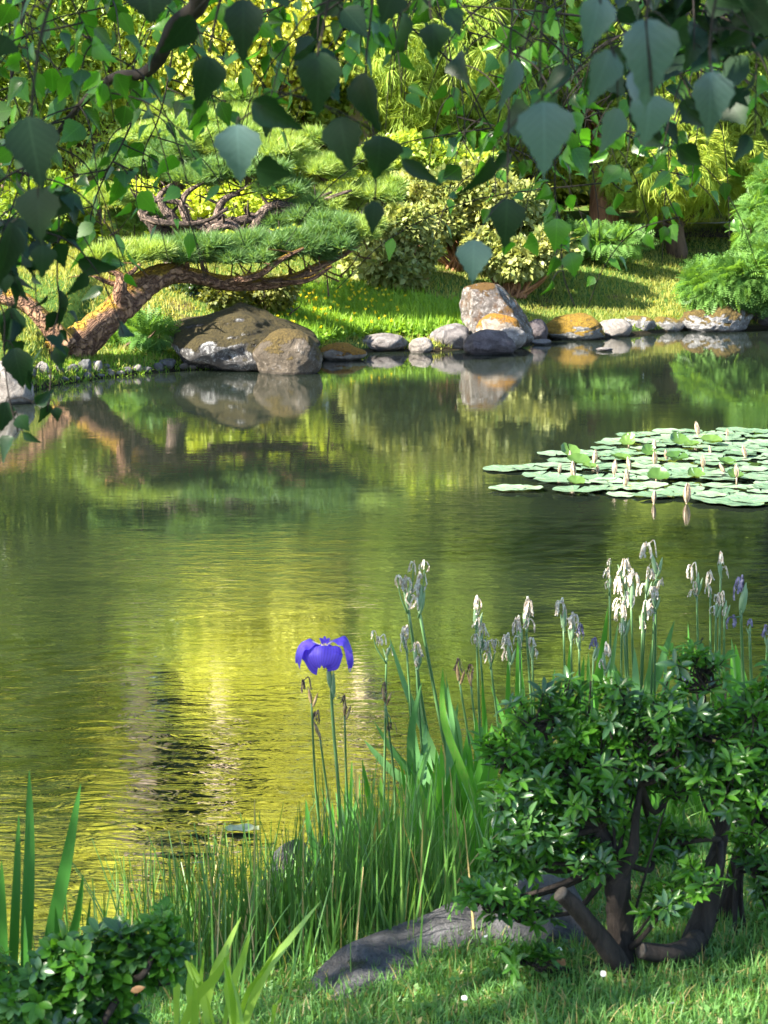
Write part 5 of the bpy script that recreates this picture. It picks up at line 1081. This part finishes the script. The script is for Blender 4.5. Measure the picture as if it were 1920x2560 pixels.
def hero_leaf(fs, mt, top, wpx, lpx, D, ang=0.0, yaw=0.0, pet=None, tilt=.12):
    """one big birch leaf; ang = lean of its tip from straight down (radians, + to the right)"""
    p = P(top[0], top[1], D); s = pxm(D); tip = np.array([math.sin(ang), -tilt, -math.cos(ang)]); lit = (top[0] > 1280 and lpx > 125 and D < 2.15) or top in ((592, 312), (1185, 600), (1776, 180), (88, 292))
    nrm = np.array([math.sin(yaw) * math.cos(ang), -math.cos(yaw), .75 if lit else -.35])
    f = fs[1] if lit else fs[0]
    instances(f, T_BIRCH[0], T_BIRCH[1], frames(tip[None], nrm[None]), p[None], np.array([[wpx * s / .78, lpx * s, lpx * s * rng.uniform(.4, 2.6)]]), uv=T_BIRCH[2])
    if pet is not None:
        q = P(pet[0], pet[1], D); md = (p + q) / 2 + [0, 0, .004]; tube(mt, [q, md, p], [.0011, .0009, .0008], 5, 4)
def spray(pts, D, D1, r0, hl=(), label=None, leaves=0, lsize=.045, side=(.4, 1.0), sub=0):
    """one hanging branch: twig plus its leaves"""
    r0 = r0 if r0 > .01 else r0 * .5 + .0006
    tw = MB(); P3 = twig_pts(pts, D, D1); n = len(P3); tube(tw, P3, np.linspace(r0, .0012, n), 7, 7, .05 if r0 > .01 else 0)
    f = MB(); f_lit = MB(); q = catmull(P3, 12); cum = np.concatenate([[0], np.cumsum(np.linalg.norm(np.diff(q, axis=0), axis=1))])
    N = leaves; lo, hi = side; lines = [(q, cum)]
    for z in range(sub):
        t = rng.uniform(lo, .95) * cum[-1]; a = np.array([np.interp(t, cum, q[:, j]) for j in range(3)]); l = rng.uniform(.10, .30) * (D / 4) ** .5
        d = np.array([rng.normal(0, .65), rng.normal(0, .5), -.25]); c = [a, a + d * l * .6, a + d * l * 1.0 + [0, 0, -l * .25], a + d * l * 1.25 + [0, 0, -l * .65]]
        tube(tw, c, [.0018, .0014, .0011, .0008], 5, 4); c = catmull(c, 8); lines.append((c, np.concatenate([[0], np.cumsum(np.linalg.norm(np.diff(c, axis=0), axis=1))])))
    if N:
        T, tip, nr = [], [], []
        for k in range(N):
            li = 0 if (sub == 0 or rng.random() < .35) else rng.integers(1, len(lines)); c, cu = lines[li]
            t = (rng.uniform(lo, hi) if li == 0 else rng.uniform(.1, 1)) * cu[-1]; p = np.array([np.interp(t, cu, c[:, j]) for j in range(3)])
            d = unit(np.array([rng.normal(0, .8), rng.normal(0, .6), -.5])); pe = p + d * rng.uniform(.010, .022); tube(tw, [p, pe], [.0007, .0006], 3, 1, cap=False)
            T.append(pe); tip.append(unit(d * [1, 1, 0] + [0, 0, -1] + rng.normal(0, .42, 3))); nr.append(unit([rng.normal(0, 1), -abs(rng.normal(0, .9)) - .1, rng.normal(.2, .8)]))
        S = lsize * rng.uniform(.65, 1.2, N); bendy = rng.uniform(.5, 1.1, N)
        instances(f, T_BIRCH[0], T_BIRCH[1], frames(np.array(tip), np.array(nr)), np.array(T), np.column_stack([S * bendy, S, S * rng.uniform(.2, 2.2, N)]), uv=T_BIRCH[2])
    for h in hl:
        pe = P(h[0][0], h[0][1], h[3]); j = int(np.argmin(np.linalg.norm(q - pe, axis=1) + .6 * np.maximum(0, pe[2] + .01 - q[:, 2])))
        hero_leaf((f, f_lit), tw, *h[:6]); md = (pe + q[j]) / 2 + [0, 0, .006]; tube(tw, [q[j], md, pe], [.0010, .0009, .0008], 5, 4)
    o = tw.build('branch', B_birch, birch); (f.build('leaves', M_birch if D < 3.2 else M_birchs, o) if f.n else None); (f_lit.build('leaves', M_birchlit, o) if f_lit.n else None); return o
# big blurred leaves nearest the lens: (attach), width, length, distance, lean, yaw, petiole end
spray([(150, -60), (110, 60), (88, 180), (80, 290), (92, 420), (100, 560)], 2.0, 2.0, .003, [((70, 292), 134, 190, 1.95, .18, .2, (84, 250)), ((95, 468), 128, 142, 2.0, .0, -.3, (92, 430)), ((105, 612), 70, 90, 2.2, .05, .5, (100, 555)), ((30, 555), 70, 190, 2.3, -.15, .6, (60, 500)), ((20, 92), 78, 60, 2.4, -.5, .3, (60, 60))])
spray([(655, -80), (640, -40), (612, -6)], 2.1, 2.1, .002, [((608, -2), 96, 160, 2.1, .0, .1, (620, -20)), ((690, -30), 60, 60, 2.2, .6, .6, (660, -60))])
spray([(560, -60), (545, 20), (530, 90), (525, 130)], 2.3, 2.3, .002, [((520, 140), 92, 142, 2.3, -.12, .4, (524, 125)), ((480, 40), 90, 130, 2.5, -.6, .9, (530, 60)), ((370, -40), 130, 100, 2.3, .1, .2, (450, -60))])
spray([(835, -60), (815, 30), (800, 110), (770, 200), (720, 235)], 2.2, 2.2, .0025, [((795, 130), 112, 162, 2.2, .02, .15, (800, 108)), ((632, 252), 78, 150, 2.2, 1.0, .5, (700, 235)), ((905, 182), 88, 162, 2.3, .18, -.5, (850, 150))])
spray([(720, 235), (660, 262), (600, 300)], 2.2, 2.2, .0015, [((592, 312), 116, 148, 2.2, .05, .0, (600, 300)), ((640, 420), 82, 96, 2.3, 1.35, .2, (628, 380)), ((850, 292), 104, 144, 2.25, .15, -.2, (820, 262)), ((950, 338), 112, 116, 2.3, .0, .4, (930, 300))])
spray([(940, -60), (925, 60), (915, 170), (930, 300), (940, 420), (938, 498)], 2.6, 2.6, .002, [((936, 503), 52, 88, 2.6, -.06, .1, (938, 492)), ((1005, 400), 40, 130, 2.5, 1.0, 1.0, (945, 380))])
spray([(1370, -60), (1355, 60), (1350, 160), (1356, 245)], 1.9, 1.9, .002, [((1358, 255), 146, 188, 1.9, .06, .1, (1356, 240)), ((1290, 148), 54, 135, 2.1, -.25, .7, (1340, 100)), ((1225, 385), 66, 140, 2.2, -.45, .9, (1300, 330))])
spray([(1510, -80), (1498, -20), (1520, 90), (1540, 150)], 1.9, 1.9, .0025, [((1500, -10), 92, 150, 1.9, -.2, .3, (1500, -30)), ((1525, 125), 90, 152, 1.9, -.3, .6, (1528, 110)), ((1545, 270), 84, 128, 2.1, -.3, .9, (1545, 160))])
spray([(1640, -80), (1625, -10), (1615, 50), (1625, 160), (1630, 240)], 1.8, 1.8, .003, [((1612, 48), 146, 222, 1.8, .1, .1, (1614, 30)), ((1625, 236), 122, 128, 1.9, .0, .3, (1628, 226)), ((1590, 170), 100, 130, 2.0, .15, .7, (1618, 120)), ((1690, 90), 70, 40, 2.0, 1.2, .2, (1640, 60))])
spray([(1810, -80), (1785, 20), (1775, 110), (1776, 170)], 2.0, 2.0, .002, [((1776, 180), 104, 170, 2.0, .04, .05, (1776, 165)), ((1875, 70), 60, 90, 2.1, -.9, .4, (1790, 40)), ((1910, 100), 70, 50, 2.0, .5, .4, (1850, 60))])
spray([(1290, -60), (1275, 120), (1272, 300), (1268, 490)], 2.7, 2.6, .0015, [((1268, 496), 92, 132, 2.6, -.02, .1, (1268, 484)), ((1185, 600), 90, 112, 2.4, -.02, .1, (1192, 560))])
spray([(1080, -60), (1075, 0), (1078, 50)], 2.2, 2.2, .002, [((1082, 58), 84, 92, 2.2, .1, .3, (1078, 48)), ((985, -30), 90, 100, 2.1, -.3, .3, (1060, -40)), ((1010, 30), 60, 120, 2.3, -.1, .9, (1070, 10)), ((1120, 20), 60, 80, 2.3, .5, .7, (1080, 20))])
# dark limb at the upper left with its hanging sprays
spray([(560, -120), (505, -20), (490, 20), (440, 60), (415, 110), (395, 150), (355, 185), (295, 190), (240, 225), (190, 275), (140, 340), (115, 420), (100, 520)], 3.4, 3.7, .020, leaves=46, side=(.25, 1), sub=9, lsize=.052)
spray([(365, 185), (345, 270), (300, 370), (262, 440), (232, 520), (215, 620)], 4.1, 4.1, .004, leaves=44, side=(.15, .9), sub=7, lsize=.052)
spray([(440, 60), (420, 200), (395, 300), (360, 380), (352, 480)], 4.3, 4.3, .003, leaves=26, side=(.2, .85), sub=5, lsize=.048)
spray([(70, -60), (50, 80), (25, 220), (20, 300), (60, 400), (30, 520), (-10, 640)], 3.8, 3.8, .006, leaves=44, side=(.1, 1), sub=8, lsize=.06)
spray([(-60, 500), (20, 440), (70, 430), (60, 560), (30, 640)], 3.0, 3.0, .003, leaves=26, side=(.2, 1), sub=5, lsize=.05)
spray([(150, 470), (146, 600), (143, 690), (148, 770), (130, 850), (126, 960), (118, 1030)], 3.1, 3.1, .0018, [((112, 1005), 44, 60, 3.1, -.1, .9, (124, 985)), ((140, 1018), 30, 40, 3.1, .1, .2, (128, 1010)), ((195, 655), 52, 110, 3.1, 1.35, .1, (150, 650)), ((148, 725), 26, 110, 3.1, .1, .6, (146, 700))], leaves=14, side=(.0, .7), lsize=.04)
spray([(-40, 700), (8, 780), (10, 880), (22, 990), (45, 1080)], 3.0, 3.0, .0016, [((35, 870), 74, 110, 3.0, .2, .2, (10, 860)), ((15, 1005), 56, 84, 3.0, -.15, .3, (20, 985)), ((45, 1040), 44, 50, 3.0, .6, .3, (36, 1030)), ((58, 1082), 24, 56, 3.0, 1.0, .4, (48, 1078)), ((90, 1010), 34, 60, 3.0, 2.2, .4, (60, 1040))], leaves=3, lsize=.05)
spray([(-60, 560), (-10, 660), (15, 740), (30, 800)], 3.1, 3.1, .002, [((30, 770), 72, 120, 3.1, -.1, .4, (22, 760)), ((40, 880), 60, 110, 3.1, .4, .5, (30, 820))], leaves=16, lsize=.055, side=(.1, .9))
# sprays across the top
def top_sprays(x0, x1, n, D0, D1, seed, yl=(60, 260), leaves=(20, 34), size=.052):
    global rng
    keep = rng; rng = np.random.default_rng(seed)
    for k in range(n):
        x = x0 + (x1 - x0) * (k + rng.uniform(.1, .9)) / n; D = rng.uniform(D0, D1); yb = rng.uniform(*yl); dx = rng.normal(0, 110)
        spray([(x - dx - 40, -120), (x - dx * .5, -40), (x, yb * .5), (x + dx * .4, yb)], D, D, .0018, leaves=int(rng.integers(*leaves)), side=(.15, 1), sub=4, lsize=size)
    rng = keep
top_sprays(-20, 480, 7, 3.2, 4.8, 91, (40, 190), (12, 24)); top_sprays(780, 1120, 5, 2.8, 4.2, 92, (20, 110), (12, 22)); top_sprays(1080, 1960, 10, 2.9, 4.8, 93, (30, 190), (10, 20), size=.048)
top_sprays(1150, 1900, 6, 3.6, 5.0, 96, (200, 420), (14, 24), size=.048); top_sprays(640, 760, 2, 3.6, 4.2, 94, (-30, 40)); top_sprays(1560, 1940, 4, 2.6, 3.2, 95, (0, 60), size=.06)
spray([(940, -60), (1020, 60), (1105, 133), (1170, 210), (1220, 307), (1260, 350), (1307, 417)], 3.6, 4.2, .0035, leaves=28, side=(.25, .95), sub=6, lsize=.050)
spray([(1120, 80), (1135, 230), (1150, 330), (1185, 400)], 4.4, 4.4, .002, leaves=15, side=(.3, 1), sub=3, lsize=.045)
spray([(1330, 60), (1420, 150), (1480, 260), (1540, 315), (1585, 350)], 3.8, 4.0, .003, leaves=22, side=(.2, 1), sub=4, lsize=.050)
spray([(1420, 120), (1425, 300), (1484, 400), (1545, 469), (1580, 480)], 4.2, 4.2, .0025, leaves=18, side=(.25, .95), sub=3, lsize=.046)
spray([(1600, -60), (1650, 0), (1712, 87), (1740, 160), (1750, 230)], 3.2, 3.2, .003, leaves=22, side=(.3, 1), sub=4, lsize=.055)
spray([(1560, 200), (1614, 370), (1650, 440), (1672, 498), (1706, 567)], 4.4, 4.4, .002, leaves=16, side=(.2, .9), sub=3, lsize=.045)
spray([(1385, 300), (1388, 405), (1388, 492), (1400, 560), (1405, 650), (1412, 700), (1437, 765)], 3.6, 3.6, .0018, [((1392, 547), 72, 86, 3.4, .0, .2, (1394, 530)), ((1345, 605), 66, 40, 3.4, -1.2, .2, (1390, 590)), ((1425, 632), 58, 66, 3.5, .25, .3, (1405, 625)), ((1388, 640), 36, 56, 3.5, -.2, .5, (1402, 630)), ((1380, 700), 20, 50, 3.5, -.4, .9, (1404, 680))], leaves=16, side=(0, .6), lsize=.042)
spray([(1270, 200), (1240, 330), (1230, 440)], 4.6, 4.6, .002, leaves=9, sub=2, lsize=.04)
